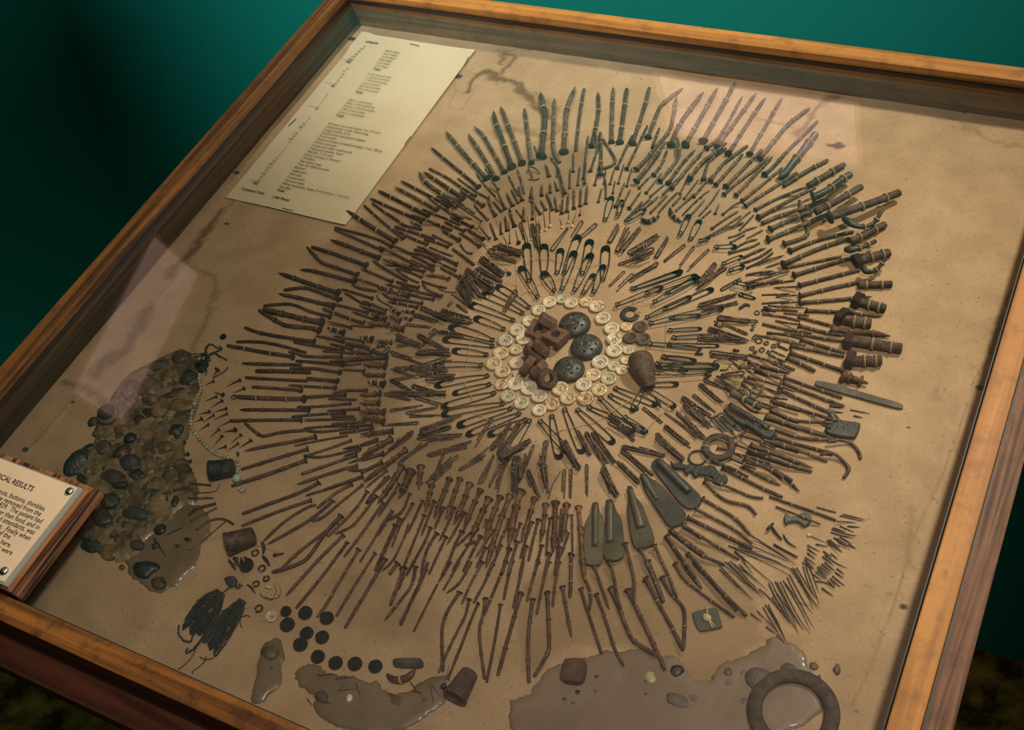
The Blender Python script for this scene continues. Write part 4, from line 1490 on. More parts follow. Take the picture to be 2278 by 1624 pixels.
n28b 170,860 240,930 430,1150 620,1330
x22b 790,425 1100,530 1296,605
x18b 840,500 940,540 1180,635
x12b 1150,505 1296,545
e11 640,710 1000,940
e11 480,795 830,920
e11 640,790 940,920
e11 560,800 880,930
n16 530,840 620,915
x18b 825,785 900,830 1005,885
K14 1090,720 1230,780
@1600 1130 2.98
e9 0,405 225,610
e9 0,380 215,600
e9 25,370 260,570
e9 40,355 270,570
e9 60,360 290,600
e9 75,350 300,590
e8 100,370 265,500
e8 130,370 320,545
e8 150,340 225,440
e8 140,380 200,445
e8 30,430 180,570
e10 110,290 230,395 355,500
e7 60,248 200,315 350,380 500,465
e7 130,250 350,350 520,430
e7 150,270 370,350 510,420
e8 195,175 290,235 430,325 500,380
e9 265,535 320,580 385,660 470,760
e9 325,495 400,650 470,760
e9 345,490 430,660 530,840
e9 370,485 470,680 555,810
e9 385,490 500,720 565,810
e9 405,485 520,720 605,835
e9 425,480 540,670 605,810
e9 450,460 560,680 630,800
e9 465,440 570,640 625,705
e9 475,400 590,580 620,670
e9 485,395 600,600 650,650
e9 500,400 590,570 665,670
e9 515,395 610,560 650,600
e9 555,385 590,500 640,600
e9 575,390 620,520 665,635
e9 595,380 640,500 660,560
e9 440,500 550,650 600,640
e9 350,590 420,700 480,770
e9 360,570 450,720 500,800
e9 380,560 480,700 520,820
e9 290,655 350,760 430,890
e9 305,640 380,760 455,905
e9 325,640 400,780 440,880
e12 210,700 285,755
e9 250,680 310,740
e9 310,740 390,820
e11 310,785 370,830
e11 380,840 430,895
e9 330,660 400,800
e11 585,245 670,290
e12 585,268 650,315
e12 585,298 640,340
e12 570,325 640,375
e12 565,340 630,400
e12 575,345 620,405
e12 640,240 720,255
e13 690,285 750,330
e13 685,320 760,380
e11 700,310 780,370 850,400
e12 740,300 785,338
e12 650,390 720,450
e12 665,385 735,440
e12 680,370 750,430
e12 700,360 770,420
e12 640,420 710,475
e12 655,410 720,470
e13 780,400 830,440
e13 770,425 825,465
e12 750,450 835,520
e12 735,465 805,525
e12 745,475 770,520
e12 720,480 765,530
e11 550,360 640,410
e11 625,440 680,480
e11 640,485 700,490 770,530
e14 680,530 755,583
e13 715,215 790,270 820,295
e13 730,210 800,265
e13 720,235 810,290
e13 760,195 850,260
e13 780,200 860,250
e13 800,190 880,240
e13 790,220 870,262
e13 740,160 800,180 895,200
e13 745,140 830,170 915,185
e13 755,130 840,160
e12 800,120 895,160
e12 850,120 935,128
e12 780,90 830,90 910,98
e11 820,40 975,80
e10 800,50 960,90
e13 860,240 905,270
e10 360,240 520,325
w22 345,120 365,150 415,210
w14 425,175 450,225 510,262
w26 315,145 360,100
@380 780 2.8
t20 290,118 262,168
t14 268,190 205,220
t15 430,182 345,225
t13 455,235 390,262
t14 325,275 262,255
t14 285,285 197,322
t14 320,310 240,360
t14 240,380 165,400
t14 345,360 262,385
t14 350,392 258,435
t14 267,400 197,450
t14 193,425 145,448
t14 235,460 170,500
t14 375,435 300,475
t16 403,490 318,510
t14 300,490 238,545
t14 320,530 262,600
t14 435,525 372,580
t14 495,560 420,610
t14 342,598 280,618
t14 420,580 342,632
t14 85,572 40,576
t15 107,645 30,652
t15 122,690 55,668
t15 122,747 80,720
t15 65,815 30,835
w40 415,638 420,645
x14b 250,838 180,832 118,826
x12b 265,918 105,918
c6 300,830 298,860 270,880 200,886 118,886
c11 355,105 335,130 300,150 262,170
@140 980 3.553
t22 825,465 680,535
t20 858,545 740,592
e16 945,688 800,755
e18 715,770 815,920
e11 590,750 620,800
x22b 995,365 860,400 790,420
@400 1120 4.62
x32b 370,0 250,30 150,60 90,120
x20b 380,45 300,85 110,185
c30 550,215 490,170 400,150 290,180 230,230 165,275
x16 490,170 400,240 200,420 130,470 60,485
e11 345,0 300,20
w60 550,560 615,595 680,550
w32 500,575 570,680
w40 840,400 870,440 855,520
w40 850,540 890,580 920,640
o42 775,510
o42 845,670
o36 890,775
o38 785,828
o26 598,855
o18 622,840
w45 960,530 1010,525
w20 1010,520 1070,510
w24 690,835 725,850 775,920
@560 1250 3.41
v88 258,375
v112 405,385
v112 568,425
v118 268,475
v108 415,540
v116 367,625
v110 533,570
v112 500,718
v113 635,765
v116 782,772
v112 937,792
o34 55,355
Y40 180,165 212,225 178,275
Y40 65,235 160,270
Y30 100,180 150,200
u105 150,412 C
e14 500,862 650,852
e16 640,888 780,870
@400 1120 4.62
v150 700,652
@640 1430 2.817
e9 350,255 300,340
e9 320,297 435,290
e9 425,250 460,350
e9 770,250 840,340
e10 780,298 870,322
e9 890,260 915,385
e9 905,270 970,350
k24 980,280 1012,135
e10 120,350 155,395
"""
# ---------------------------------------------------------------- read the layout: photo pixels of every piece, laid on the board plane
def load(txt):
    out = []; ox = oy = 0; s = 5.995
    for ln in txt.split('\n'):
        ln = ln.strip()
        if not ln: continue
        if ln[0] == '@':
            a = ln[1:].split(); ox, oy = float(a[0]), float(a[1]); s = float(a[2]) if len(a) > 2 else 5.995
            if s == 3.41: s = 3.4105
            continue
        f = ln.split(); k, w, b = re.match(r'([A-Za-z])(\d+)(b?)$', f[0]).groups(); pts = []; col = ''
        for t in f[1:]:
            if ',' in t: v = t.split(','); pts.append((ox + float(v[0]) / s, oy + float(v[1]) / s))
            else: col = t
        out.append([k, float(w) / s, bool(b), col, pts])
    keep = []
    for x in out:
        dup = False
        if x[0] in 'nxsz':
            for y in keep:
                if y[0] in 'nxsz' and math.dist(x[4][0], y[4][0]) + math.dist(x[4][-1], y[4][-1]) < 14: dup = True; break
        if not dup: keep.append(x)
    return keep
ITEMS = load(DATA)
# height map of what already lies on the board (1 mm cells)
GX, GY = int(W * 1000) + 1, int(H * 1000) + 1
HM = np.zeros((GX, GY))
def hm_read(P, r):
    out = []
    for x, y in P:
        i, j = int(x * 1000), int(y * 1000); k = max(0, int(r * 700))
        a = HM[max(0, i - k):i + k + 1, max(0, j - k):j + k + 1]
        out.append(a.max() if a.size else 0)
    return np.array(out)
def hm_write(P, r, top):
    k = max(0, int(round(r * 800)))
    for (x, y), t in zip(P, top):
        i, j = int(x * 1000), int(y * 1000); a = HM[max(0, i - k):i + k + 1, max(0, j - k):j + k + 1]
        if a.size: np.maximum(a, t, out=a)
CAPH = 0.011
def drape(pts, r, slope=.22, hr=None, write=True, step=.002, smooth=2):
    "photo polyline -> smooth 3-D centre line resting on the board and on what lies below it; returns points relative to board z and base point"
    zc = ZBRD + r; P = [at(x, y, zc) for x, y in pts]; Q = chaikin([(p.x, p.y) for p in P], smooth); Q, s = resample(Q, step)
    base = np.minimum(hm_read(Q, r), CAPH)
    if hr: base[:max(1, int(.004 / step))] = np.maximum(base[:max(1, int(.004 / step))], 0); 
    z = base + r + .0003
    if hr: z[0] = max(z[0], base[0] + hr * .72)
    zz = np.array([np.max(z - slope * np.abs(s - q)) for q in s])
    k = np.array([1, 2, 3, 2, 1.]) / 9
    if len(zz) > 5: zz = np.maximum(np.convolve(np.pad(zz, 2, 'edge'), k, 'valid'), r + .0002)
    # keep the piece on its own line of sight when it is lifted
    out = []
    for (x, y), h in zip(Q, zz):
        p0 = Vector((x, y, zc)); d = (p0 - OC); t = (ZBRD + h - OC.z) / d.z; p = OC + d * t; out.append((p.x, p.y, h))
    out = np.array(out)
    if write: hm_write(out[:, :2], r, out[:, 2] + r * .9)
    return out, s
def scale_at(px, py): return mpp(at(px, py))
CEN = (1245, 790)
WORDS = ['first', 'second', 'third', 'fourth', 'fifth', 'sixth', 'seventh', 'eighth', 'ninth', 'tenth', 'eleventh', 'twelfth', 'thirteenth', 'fourteenth', 'fifteenth', 'sixteenth', 'seventeenth', 'eighteenth', 'nineteenth', 'twentieth']
WORDS += ['twenty-' + w for w in WORDS[:9]] + ['thirtieth'] + ['thirty-' + w for w in WORDS[:9]] + ['fortieth'] + ['forty-' + w for w in WORDS[:9]] + ['fiftieth'] + ['fifty-' + w for w in WORDS[:9]]
SECT = ['far rail', 'pale reflection', 'curved hooks', 'thick bolts', 'flat file', 'needle patch', 'green patch', 'near thimble', 'spiral buttons', 'dimpled thimble', 'scattered tacks', 'contents sheet']
SANG = [-95, -62, -36, -5, 22, 42, 62, 100, 140, 165, 190, 230]
PENDING = []
def angle(px, py): return math.degrees(math.atan2(py - CEN[1], px - CEN[0]))
def sector(a):
    return min(range(12), key=lambda i: abs((a - SANG[i] + 180) % 360 - 180))
def ring(px, py):
    p = at(px, py); c = at(*CEN); d = math.hypot(p.x - c.x, p.y - c.y)
    return 'outermost' if d > .235 else 'outer' if d > .185 else 'middle' if d > .135 else 'inner' if d > .09 else 'innermost'
def later(o, look, cat, group, px, py, wheel=True):
    PENDING.append((o, look, cat, group, px, py, wheel))
def flush():
    by = {}
    for p in PENDING:
        o, look, cat, group, px, py, wheel = p; a = angle(px, py); s = sector(a)
        rg = ring(px, py); key = (look, rg, s)
        by.setdefault(key, []).append((((a - SANG[s] + 180) % 360), px, p))
    for (look, rg, s), L_ in by.items():
        L_.sort(key=lambda t: (t[0], t[1]))
        for i, (_, _, p) in enumerate(L_):
            o = p[0]; w = '' if len(L_) == 1 else ', ' + (WORDS[i] if i < len(WORDS) else 'last') + ' clockwise'
            lab = f'{look} of the {rg} ring facing the {SECT[s]}{w}'
            o['label'] = lab
            tagit(o, None, p[2], p[3])
            o['group'] = p[3]
# shared tie mesh: two turns of thread round a unit shank (axis x)
def tie_mesh(mat):
    VF = []
    for dx, tl in ((-.35, .12), (.3, -.1)):
        a = np.linspace(0, 2 * PI, 15); P = np.stack([dx + tl * np.sin(a), 1.16 * np.cos(a), 1.16 * np.sin(a)], 1)
        V = []; F = []
        for i in range(14):
            c = P[i]; rad = np.array([0, math.cos(a[i]), math.sin(a[i])]); b = np.linspace(0, 2 * PI, 5, endpoint=False)
            for q in b: V.append(c + rad * .2 * math.cos(q) + np.array([1, 0, 0]) * .2 * math.sin(q))
        for i in range(14):
            for j in range(5): F.append((i * 5 + j, i * 5 + (j + 1) % 5, ((i + 1) % 14) * 5 + (j + 1) % 5, ((i + 1) % 14) * 5 + j))
        VF.append((np.array(V), F))
    return mesh('thread_tie', *join(*VF), mat)
TIE = tie_mesh(M_THREAD); TIE2 = tie_mesh(M_THREAD2)
def add_ties(r_obj, P, base, rad, fr, big=1.0, dull=False):
    n = len(P)
    for f in fr:
        i = min(n - 2, max(1, int(f * (n - 1)))); d = Vector(P[i + 1] - P[i - 1]).normalized(); x = d; y = Vector((0, 0, 1)).cross(x).normalized(); z = x.cross(y)
        M = Matrix((x, y, z)).transposed().to_4x4(); s = max(rad * big, .0004); tw = min(max(.0005, s * .42), .0011)
        part('thread_tie', TIE2 if dull else TIE, r_obj, Matrix.Translation(Vector(P[i]) - base) @ M @ Matrix.Diagonal((tw * 1.6, s, s, 1)))
def mat_for(px, py):
    if py < 470 and px > 900: return M_NAIL['T']
    if px > 1480: return M_NAIL['R'] if py > 560 else M_NAIL['T']
    if py > 1010: return M_NAIL['B']
    return M_NAIL['L']
HEADS = {}
def head_mesh(mat, v):
    k = (mat.name, v)
    if k not in HEADS:
        r = np.random.default_rng(v)
        ph = r.uniform(0, 6, 3)
        rf = lambda a, i, rr: rr * (1 + .07 * np.sin(2 * a + ph[0]) + .04 * np.sin(3 * a + ph[1]))
        HEADS[k] = mesh('nail_head', *polar([(.30, .55), (.50, .30), (.92, .12), (1.0, 0), (.93, -.14), (.5, -.24), (.1, -.26)], 18, rf=rf), mat)
    return HEADS[k]
def radii(s, r, blunt, kind, rr):
    L_ = s[-1]; R_ = np.full(len(s), r) * (1 + rr.normal(0, .035, len(s)))
    if kind == 'n': R_ *= 1 + .25 * np.exp(-s / (r * 2.0))
    if blunt:
        R_ *= np.clip(1 - .22 * np.clip((s - L_ + r * 2.2) / (r * 2.2), 0, 1), .2, 1)
    else:
        t = np.clip((s - (L_ - r * 5.5)) / (r * 5.5), 0, 1); R_ *= 1 - .86 * t ** 1.5
    return R_
def add_nail(it, kind, small=None):
    k, w, blunt, col, pts = it; mx, my = pts[len(pts) // 2]; mid = ((pts[0][0] + pts[-1][0]) / 2, (pts[0][1] + pts[-1][1]) / 2)
    r = max(w * scale_at(*mid) * .5 * .92, .00045); hr = r * 2.05 if kind == 'n' else None
    P, s = drape(pts, r, hr=hr, step=max(.0014, min(.0035, r * 1.3)))
    rr = np.random.default_rng(int(pts[0][0] * 31 + pts[0][1] * 17)); R_ = radii(s, r, blunt, kind, rr)
    P = P + np.array([0, 0, ZBRD]); base = Vector(P[len(P) // 2])
    Pj = P + np.c_[rr.normal(0, r * .04, (len(P), 2)), np.zeros(len(P))]
    VF = tube(Pj - np.array(base), R_, 10 if r > .0012 else 7)
    mt = mat_for(*mid)
    ax = Vector(P[0] - P[min(2, len(P) - 1)]).normalized()
    if small is not None:
        parts = [(VF[0] + np.array(base), VF[1])]
        if kind == 'n':
            M = Matrix.Translation(Vector(P[0])) @ frame_z(-ax) @ Matrix.Scale(hr, 4)
            hv = polar([(.5, .30), (1.0, 0), (.5, -.2)], 10); parts.append(xf(M, hv))
        small.append(join(*parts)); return
    o = root('iron_nail' if kind == 'n' else 'headless_nail', base)
    part('shank', mesh('shank', *VF, mt), o)
    if kind == 'n':
        v = rr.integers(0, 5); hm = head_mesh(mt, int(v)); tiltm = Matrix.Rotation(rr.normal(0, .14), 4, 'X') @ Matrix.Rotation(rr.normal(0, .14), 4, 'Y')
        part('head', hm, o, Matrix.Translation(Vector(P[0]) - base) @ frame_z(-ax) @ tiltm @ Matrix.Scale(hr * rr.uniform(.92, 1.1), 4))
        hm_write([P[0][:2]], hr, [P[0][2] - ZBRD + hr * .4])
    L_ = s[-1]
    if L_ > .012: add_ties(o, P, base, r, [.28 + .08 * rr.random(), .66 + .1 * rr.random()] if L_ > .030 else [.5 + .15 * rr.random()], 1.05, (mid[1] > 520 and mid[0] < 1450 and rr.random() < .85))
    bent = 0
    v0 = np.array(pts[1]) - np.array(pts[0]); v1 = np.array(pts[-1]) - np.array(pts[-2])
    if len(pts) > 2: bent = abs(math.degrees(math.atan2(v0[0] * v1[1] - v0[1] * v1[0], float(v0 @ v1))))
    sz_ = 'long' if L_ > .055 else 'medium' if L_ > .032 else 'short'
    th_ = 'thick' if r > .0023 else 'thin' if r < .0012 else 'rusty'
    bd = 'sharply bent' if bent > 40 else 'curved' if bent > 18 else 'straight'
    look = f'{sz_} {th_} {bd} ' + ('nail' if kind == 'n' else 'headless nail')
    later(o, look, 'nail' if kind == 'n' else 'broken nail', 'headed nails stitched round the wheel' if kind == 'n' else 'headless nail pieces stitched round the wheel', *mid)
def add_screw(it):
    k, w, blunt, col, pts = it; mid = ((pts[0][0] + pts[-1][0]) / 2, (pts[0][1] + pts[-1][1]) / 2)
    r = w * scale_at(*mid) * .5 * .80; P, s = drape(pts, r, step=.0004, slope=.2, smooth=1); n = len(s); L_ = s[-1]
    rr = np.random.default_rng(int(pts[0][0] * 13)); th0 = L_ * (.38 if L_ > .02 else .25); pitch = max(.0011, r * .75)
    R_ = np.full(n, r); R_[s < r * 1.6] *= 1 + .85 * (1 - s[s < r * 1.6] / (r * 1.6)) ** 1.2
    tip = np.clip((s - (L_ - r * 4.5)) / (r * 4.5), 0, 1); R_ *= 1 - .75 * tip ** 1.3
    if w * 1 > 26 and k == 's': R_ = R_
    def rf(a, i):
        if s[i] < th0: return np.full(len(a), .96)
        ph = (s[i] / pitch - a / (2 * PI)) % 1; return 1.0 + .30 * (1 - np.abs(ph * 2 - 1)) ** 1.5 - .10
    P = P + np.array([0, 0, ZBRD]); base = Vector(P[n // 2]); V, F = tube(P - np.array(base), R_, 12, radf=rf)
    mt = M_SCREW if k == 's' else M_BLACK
    o = root('wood_screw', base); part('threaded_shank', mesh('threaded_shank', V, F, mt), o)
    ax = Vector(P[0] - P[4]).normalized(); hr = r * 1.9
    hv = polar([(.35, -.35), (.8, -.18), (1.0, 0), (.97, .10), (.5, .14), (.06, .14)], 20, zf=lambda a, r_, z, i: np.where((np.abs(r_ * np.sin(a)) < .13) & (z > .05), z - .14, np.full(len(a), z)))
    part('slotted_head', mesh('slotted_head', *hv, mt), o, Matrix.Translation(Vector(P[0]) - base) @ frame_z(ax) @ Matrix.Scale(hr, 4))
    add_ties(o, P, base, r, [.3, .72], 1.15, k == 's')
    look = ('black slotted screw' if k == 'z' else ('long ' if L_ > .034 else '') + ('thick ' if r > .0030 else '') + 'rusted wood screw')
    later(o, look, 'screw', 'wood screws stitched round the wheel', *mid)
def add_bolt(it):
    k, w, blunt, col, pts = it; mid = pts[-1]; r = w * scale_at(*mid) * .5 * .92
    if len(pts) == 2 and k in 'BP': pts = [pts[0], lerp(pts[0], pts[1], .3), pts[1]]
    P, s = drape(pts, r, step=.0004, slope=.12, smooth=1, hr=(r * 1.5 if k in 'BP' else None)); n = len(s); L_ = s[-1]; P = P + np.array([0, 0, ZBRD]); base = Vector(P[n // 2])
    t0 = {'B': .25, 'P': .9, 'T': .0, 'R': .62, 'H': 2, 'F': 2}[k]; pitch = .0018
    R_ = np.full(n, r)
    if k in 'HF': R_ *= 1 + .04 * np.sin(s * 300); R_[-3:] *= .8
    if k == 'T': R_[s < r * 1.4] *= 1.18
    R_[-2:] *= .85
    def rf(a, i):
        if s[i] < t0 * L_: return np.ones(len(a))
        ph = (s[i] / pitch - a / (2 * PI)) % 1; return .93 + .13 * (1 - np.abs(ph * 2 - 1))
    nm = {'B': 'hex_bolt', 'P': 'hex_bolt', 'T': 'threaded_rod', 'R': 'carriage_bolt', 'H': 'hook_piece', 'F': 'coat_hook'}[k]
    mt = M_BOLT if k in 'BPTR' else M_LEAD
    o = root(nm, base); part('shaft', mesh('shaft', *tube(P - np.array(base), R_, 16, radf=rf), mt), o)
    ax = Vector(P[0] - P[4]).normalized()
    if k in 'BP':
        hx = lambda a, i, rr_: rr_ / np.cos((a + .26) % (PI / 3) - PI / 6)
        hv = polar([(.05, -.42), (.92, -.42), (1.0, -.34), (1.0, .34), (.9, .44), (.05, .44)], 36, rf=hx)
        part('hex_head', mesh('hex_head', *hv, mt, False), o, Matrix.Translation(Vector(P[0]) - base) @ frame_z(ax) @ Matrix.Scale(r * 1.80, 4))
    if k == 'R':
        hv = polar([(.4, -.5), (1.0, -.12), (1.04, 0), (.85, .25), (.45, .42), (.05, .47)], 28)
        part('round_head', mesh('round_head', *hv, mt), o, Matrix.Translation(Vector(P[0]) - base) @ frame_z(ax) @ Matrix.Scale(r * 1.75, 4))
    if k == 'F':
        hv = polar([(.45, -1.0), (.55, -.6), (.8, -.25), (1.15, 0), (1.12, .08), (.5, .1), (.05, .1)], 28)
        part('flared_base', mesh('flared_base', *hv, mt), o, Matrix.Translation(Vector(P[0]) - base) @ frame_z(ax) @ Matrix.Scale(r * 1.6, 4))
    hm_write([P[0][:2]], r * 1.4, [P[0][2] - ZBRD + r])
    add_ties(o, P, base, r, [.45, .8] if k != 'T' else [.25, .7], 1.0)
    LB = {'hex_bolt': 'rusty hex-head bolt', 'threaded_rod': 'thick rusty threaded rod', 'carriage_bolt': 'long round-headed bolt with threaded end', 'hook_piece': 'thick rusty hooked metal shaft', 'coat_hook': 'broken coat hook with a flared base'}
    later(o, LB[nm], 'bolt' if k in 'BPTR' else 'hook', 'bolts and hooks at the edge of the wheel', *mid)
# ---- safety pins
def cap_mesh(mat):
    o_ = [(-.66, .50), (-.2, .54), (.15, .50), (.42, .32), (.56, .0), (.42, -.32), (.15, -.50), (-.25, -.54), (-.52, -.48), (-.46, -.30), (-.28, -.20), (-.20, .0), (-.24, .16), (-.34, .24), (-.50, .26), (-.62, .34)]
    o_ = [tuple(p) for p in resample(chaikin([(x, y, 0) for x, y in o_] + [(*o_[0], 0)], 2), .09)[0][:-1, :2]]
    v, f = extrude(o_, .16, .04)
    v2, f2 = polar([(.105, 0), (.16, .05), (.105, .07), (.07, .03)], 14)
    return mesh('pin_cap', *join((v, f), (v2 + np.array([.20, 0, .13]), f2)), mat, False)
CAPS = {m.name: cap_mesh(m) for m in (M_PIN, M_TEAL)}
def add_pin(it):
    k, w, blunt, col, pts = it; (ax_, ay_), (bx_, by_) = pts; mid = ((ax_ + bx_) / 2, (ay_ + by_) / 2); sc = scale_at(*mid)
    teal = (ax_ > 1130 and ay_ < 640 and ay_ > 430) or (ax_ > 1500 and ay_ < 760)
    mt = M_TEAL if teal else M_PIN; wr = max(.00052, min(.0009, w * sc * .058))
    A = at(ax_, ay_); Bp = at(bx_, by_); d = Bp - A; L_ = d.length; x = d.normalized(); y = Vector((-x.y, x.x, 0)); cw = min(w * sc * .86, L_ * .5)
    base_h = float(np.minimum(hm_read([(A.x + x.x * L_ * t, A.y + x.y * L_ * t) for t in np.linspace(0, 1, 10)], .004).max(), CAPH))
    h = base_h + wr + .0004
    O = Vector((A.x, A.y, ZBRD + h)); dd = O - OC; 
    o = root('safety_pin', O); o.matrix_world = MB @ Matrix.Translation(O) @ Matrix((x, y, Vector((0, 0, 1)))).transposed().to_4x4()
    rr = np.random.default_rng(int(ax_ * 7 + ay_)); cr = max(.0018, cw * .23); bow = rr.uniform(.06, .2)
    def arm(sg, f):
        P = []
        for t in np.linspace(0, 1, 16):
            yy = sg * (cw * .46 * (1 - t) + cr * .85 * t + cw * bow * math.sin(PI * t) * f)
            P.append((cw * .05 + (L_ - cr * .9 - cw * .05) * t, yy, .0004 * math.sin(PI * t)))
        return P
    a1 = arm(1, 1.0); a2 = arm(-1, rr.uniform(-.3, 1.2))
    th = np.linspace(PI * .62, PI * .62 - 3.1 * PI, 30); coil = [(L_ - cr + cr * math.cos(q), cr * math.sin(q), .0003 + .0008 * i / 30) for i, q in enumerate(th)]
    part('wire', mesh('wire', *join(tube(a1, wr, 6), tube(a2, wr, 6)), mt), o)
    part('coil', mesh('coil', *tube(coil, wr, 6), mt), o)
    part('clasp', CAPS[mt.name], o, Matrix.Translation((cw * .0, 0, -wr)) @ Matrix.Diagonal((-cw, cw * (1 if rr.random() < .5 else -1), max(cw * .9, .006) * 1, 1)))
    v, f = tube([(L_ - cr, 0, -.001), (L_ - cr * .4, 0, wr * 2.6), (L_ + cr * .3, 0, wr * 2), (L_ + cr * .8, 0, -.001)], .0003, 5); part('thread_tie', mesh('thread_tie', v, f, M_THREAD), o)
    hm_write([(A.x + x.x * L_ * t, A.y + x.y * L_ * t) for t in np.linspace(0, 1, int(L_ * 1000))], cw * .3, [h + wr] * int(L_ * 1000))
    look = ('large' if w > 21 else 'small' if w < 13 else 'medium') + (' green-black' if teal else ' dark') + ' safety pin'
    later(o, look, 'safety pin', 'safety pins radiating from the buttons', *mid)
def add_hair(it):
    k, w, blunt, col, pts = it; A_, B_ = pts[0], pts[1]; mid = ((A_[0] + B_[0]) / 2, (A_[1] + B_[1]) / 2); sc = scale_at(*mid)
    wr = .00060 if w < 8 else .00070; rr = np.random.default_rng(int(A_[0] * 7 + B_[1] * 3))
    d = np.array(B_) - np.array(A_); L_ = np.linalg.norm(d); d /= L_; nrm = np.array([-d[1], d[0]]); hw = w * (.38 if k == 'h' else .36); kink = rr.random() < .35
    pinch = rr.uniform(.25, .9); P = []
    ph = rr.uniform(0, 6); am = hw * (.16 if kink else .04)
    def side(t, sg): return np.array(A_) + d * (L_ * t) + nrm * sg * (hw * (1 + (pinch - 1) * t) + am * math.sin(t * 26 + ph))
    ts = np.linspace(.06, 1, 14); l1 = .0 + .22 * rr.random()
    P = [side(t * (1 - l1), 1) for t in ts[::-1]]
    for q in np.linspace(PI / 2, -PI / 2, 9)[1:-1]: P.append(np.array(A_) + d * (L_ * .06 - hw * 1.0 * math.cos(q)) + nrm * hw * math.sin(q))
    P += [side(t, -1) for t in ts]
    P3, s = drape(P, wr, step=.0020, slope=.5, smooth=1); P3 = P3 + np.array([0, 0, ZBRD]); base = Vector(P3[len(P3) // 2])
    wire_mt = M_TEAL if (w < 10 and k == 'h' and False) else M_HAIR
    o = root('hairpin', base); part('bent_wire', mesh('bent_wire', *tube(P3 - np.array(base), wr * (1 + rr.normal(0, .05, len(P3))), 6), wire_mt), o)
    # one binding across both arms
    t = .25 + .4 * rr.random(); a = side(t, 1.25); b = side(t, -1.25); pa, pb = at(*a), at(*b); hz = P3[np.argsort(np.hypot(P3[:, 0] - (pa.x + pb.x) / 2, P3[:, 1] - (pa.y + pb.y) / 2))[:6], 2].max()
    v, f = tube([(pa.x, pa.y, ZBRD), (pa.x * .9 + pb.x * .1, pa.y * .9 + pb.y * .1, hz + wr * .9), (pa.x * .1 + pb.x * .9, pa.y * .1 + pb.y * .9, hz + wr * .9), (pb.x, pb.y, ZBRD)], .00024, 5)
    part('thread_tie', mesh('thread_tie', v - np.array(base), f, M_THREAD), o)
    look = ('long' if L_ * sc > .04 else 'short') + (' crinkled' if kink else ' smooth') + (' open' if w > 12 else ' narrow') + ' hairpin'
    later(o, look, 'hairpin', 'hairpins laid round the safety pins', *mid)
def add_wire(it, name, look, cat, grp, mt, taper=False, flat=1.0, label=None):
    k, w, blunt, col, pts = it; mid = ((pts[0][0] + pts[-1][0]) / 2, (pts[0][1] + pts[-1][1]) / 2); r = max(w * scale_at(*mid) * .5 * .85, .00028)
    P, s = drape(pts, r * flat, step=max(.0012, r * .8), slope=.3, smooth=2); P = P + np.array([0, 0, ZBRD]); n = len(P); base = Vector(P[n // 2]); R_ = np.full(n, r)
    rr = np.random.default_rng(int(pts[0][0] * 3)); R_ *= 1 + rr.normal(0, .05, n)
    if taper == 'needle': R_ *= np.clip(1 - .75 * (s / s[-1]) ** 3, .2, 1)
    if taper == 'club': R_ *= np.interp(s / s[-1], [0, .05, .16, .34, .5, 1], [.55, .9, 1.0, .72, .60, .56])
    if taper == 'chip': R_ *= np.interp(s / s[-1], [0, .2, .6, 1], [.6, 1.05, 1, .55])
    o = root(name, base); part({'needle': 'shaft', 'club': 'tapered_body', 'chip': 'body'}.get(taper, 'wire'), mesh(name + '_body', *tube(P - np.array(base), R_, 12 if r > .002 else 6, flat=flat), mt), o)
    if r > .0016: add_ties(o, P, base, r * .75 if taper == 'club' else r, [.5, .8], 1.0)
    if label: tagit(o, label, cat, grp)
    else: later(o, look, cat, grp, *mid)
    return o, P, s, base
def add_ballpin(it):
    k, w, blunt, col, pts = it; sc = scale_at(*pts[0]); R = w * sc * .9; wr = .00038; P, s = drape(pts, wr, step=.003, write=False); P = P + np.array([0, 0, ZBRD]); P[:, 2] = np.linspace(ZBRD + R * .85, ZBRD + wr * 1.5, len(P)); base = Vector(P[0])
    mt = M_BEADW if k == 'K' else M_BEADK
    o = root('ball_head_pin', base); part('shaft', mesh('shaft', *tube(P - np.array(base), np.linspace(wr, wr * .4, len(P)), 6), M_STRAIGHT), o)
    part('ball_head', mesh('ball_head', *polar([(R * math.sin(q) + 1e-5, -R * math.cos(q)) for q in np.linspace(0, PI, 12)], 18), mt), o)
    later(o, ('white' if k == 'K' else 'black') + ' ball-headed pin', 'pin', 'ball-headed pins on the wheel', *pts[0])
TACKM = None
def add_tack(it):
    k, w, blunt, col, pts = it; sc = scale_at(*pts[0]); hr = w * sc * 1.0; r = hr * .27
    A = at(*pts[0], ZBRD + hr * .8); Bt = at(*pts[1], ZBRD + r * .4); base = Vector(A); d = Vector(Bt) - base; L_ = max(d.length, .004)
    o = root('carpet_tack', base); rr = np.random.default_rng(int(pts[0][0] * 5)); M = frame_z(d)
    part('spike', mesh('spike', *xf(M, tube([(0, 0, L_ * t) for t in np.linspace(0, 1, 7)], np.array([1.5, 1.25, 1.1, .9, .65, .35, .08]) * r, 6)), M_NAIL['L']), o)
    part('head', head_mesh(M_NAIL['L'], int(rr.integers(0, 5))), o, M @ Matrix.Rotation(rr.normal(0, .25), 4, 'X') @ Matrix.Scale(hr, 4))
    TACKS.append((o, pts[0]))
TACKS = []
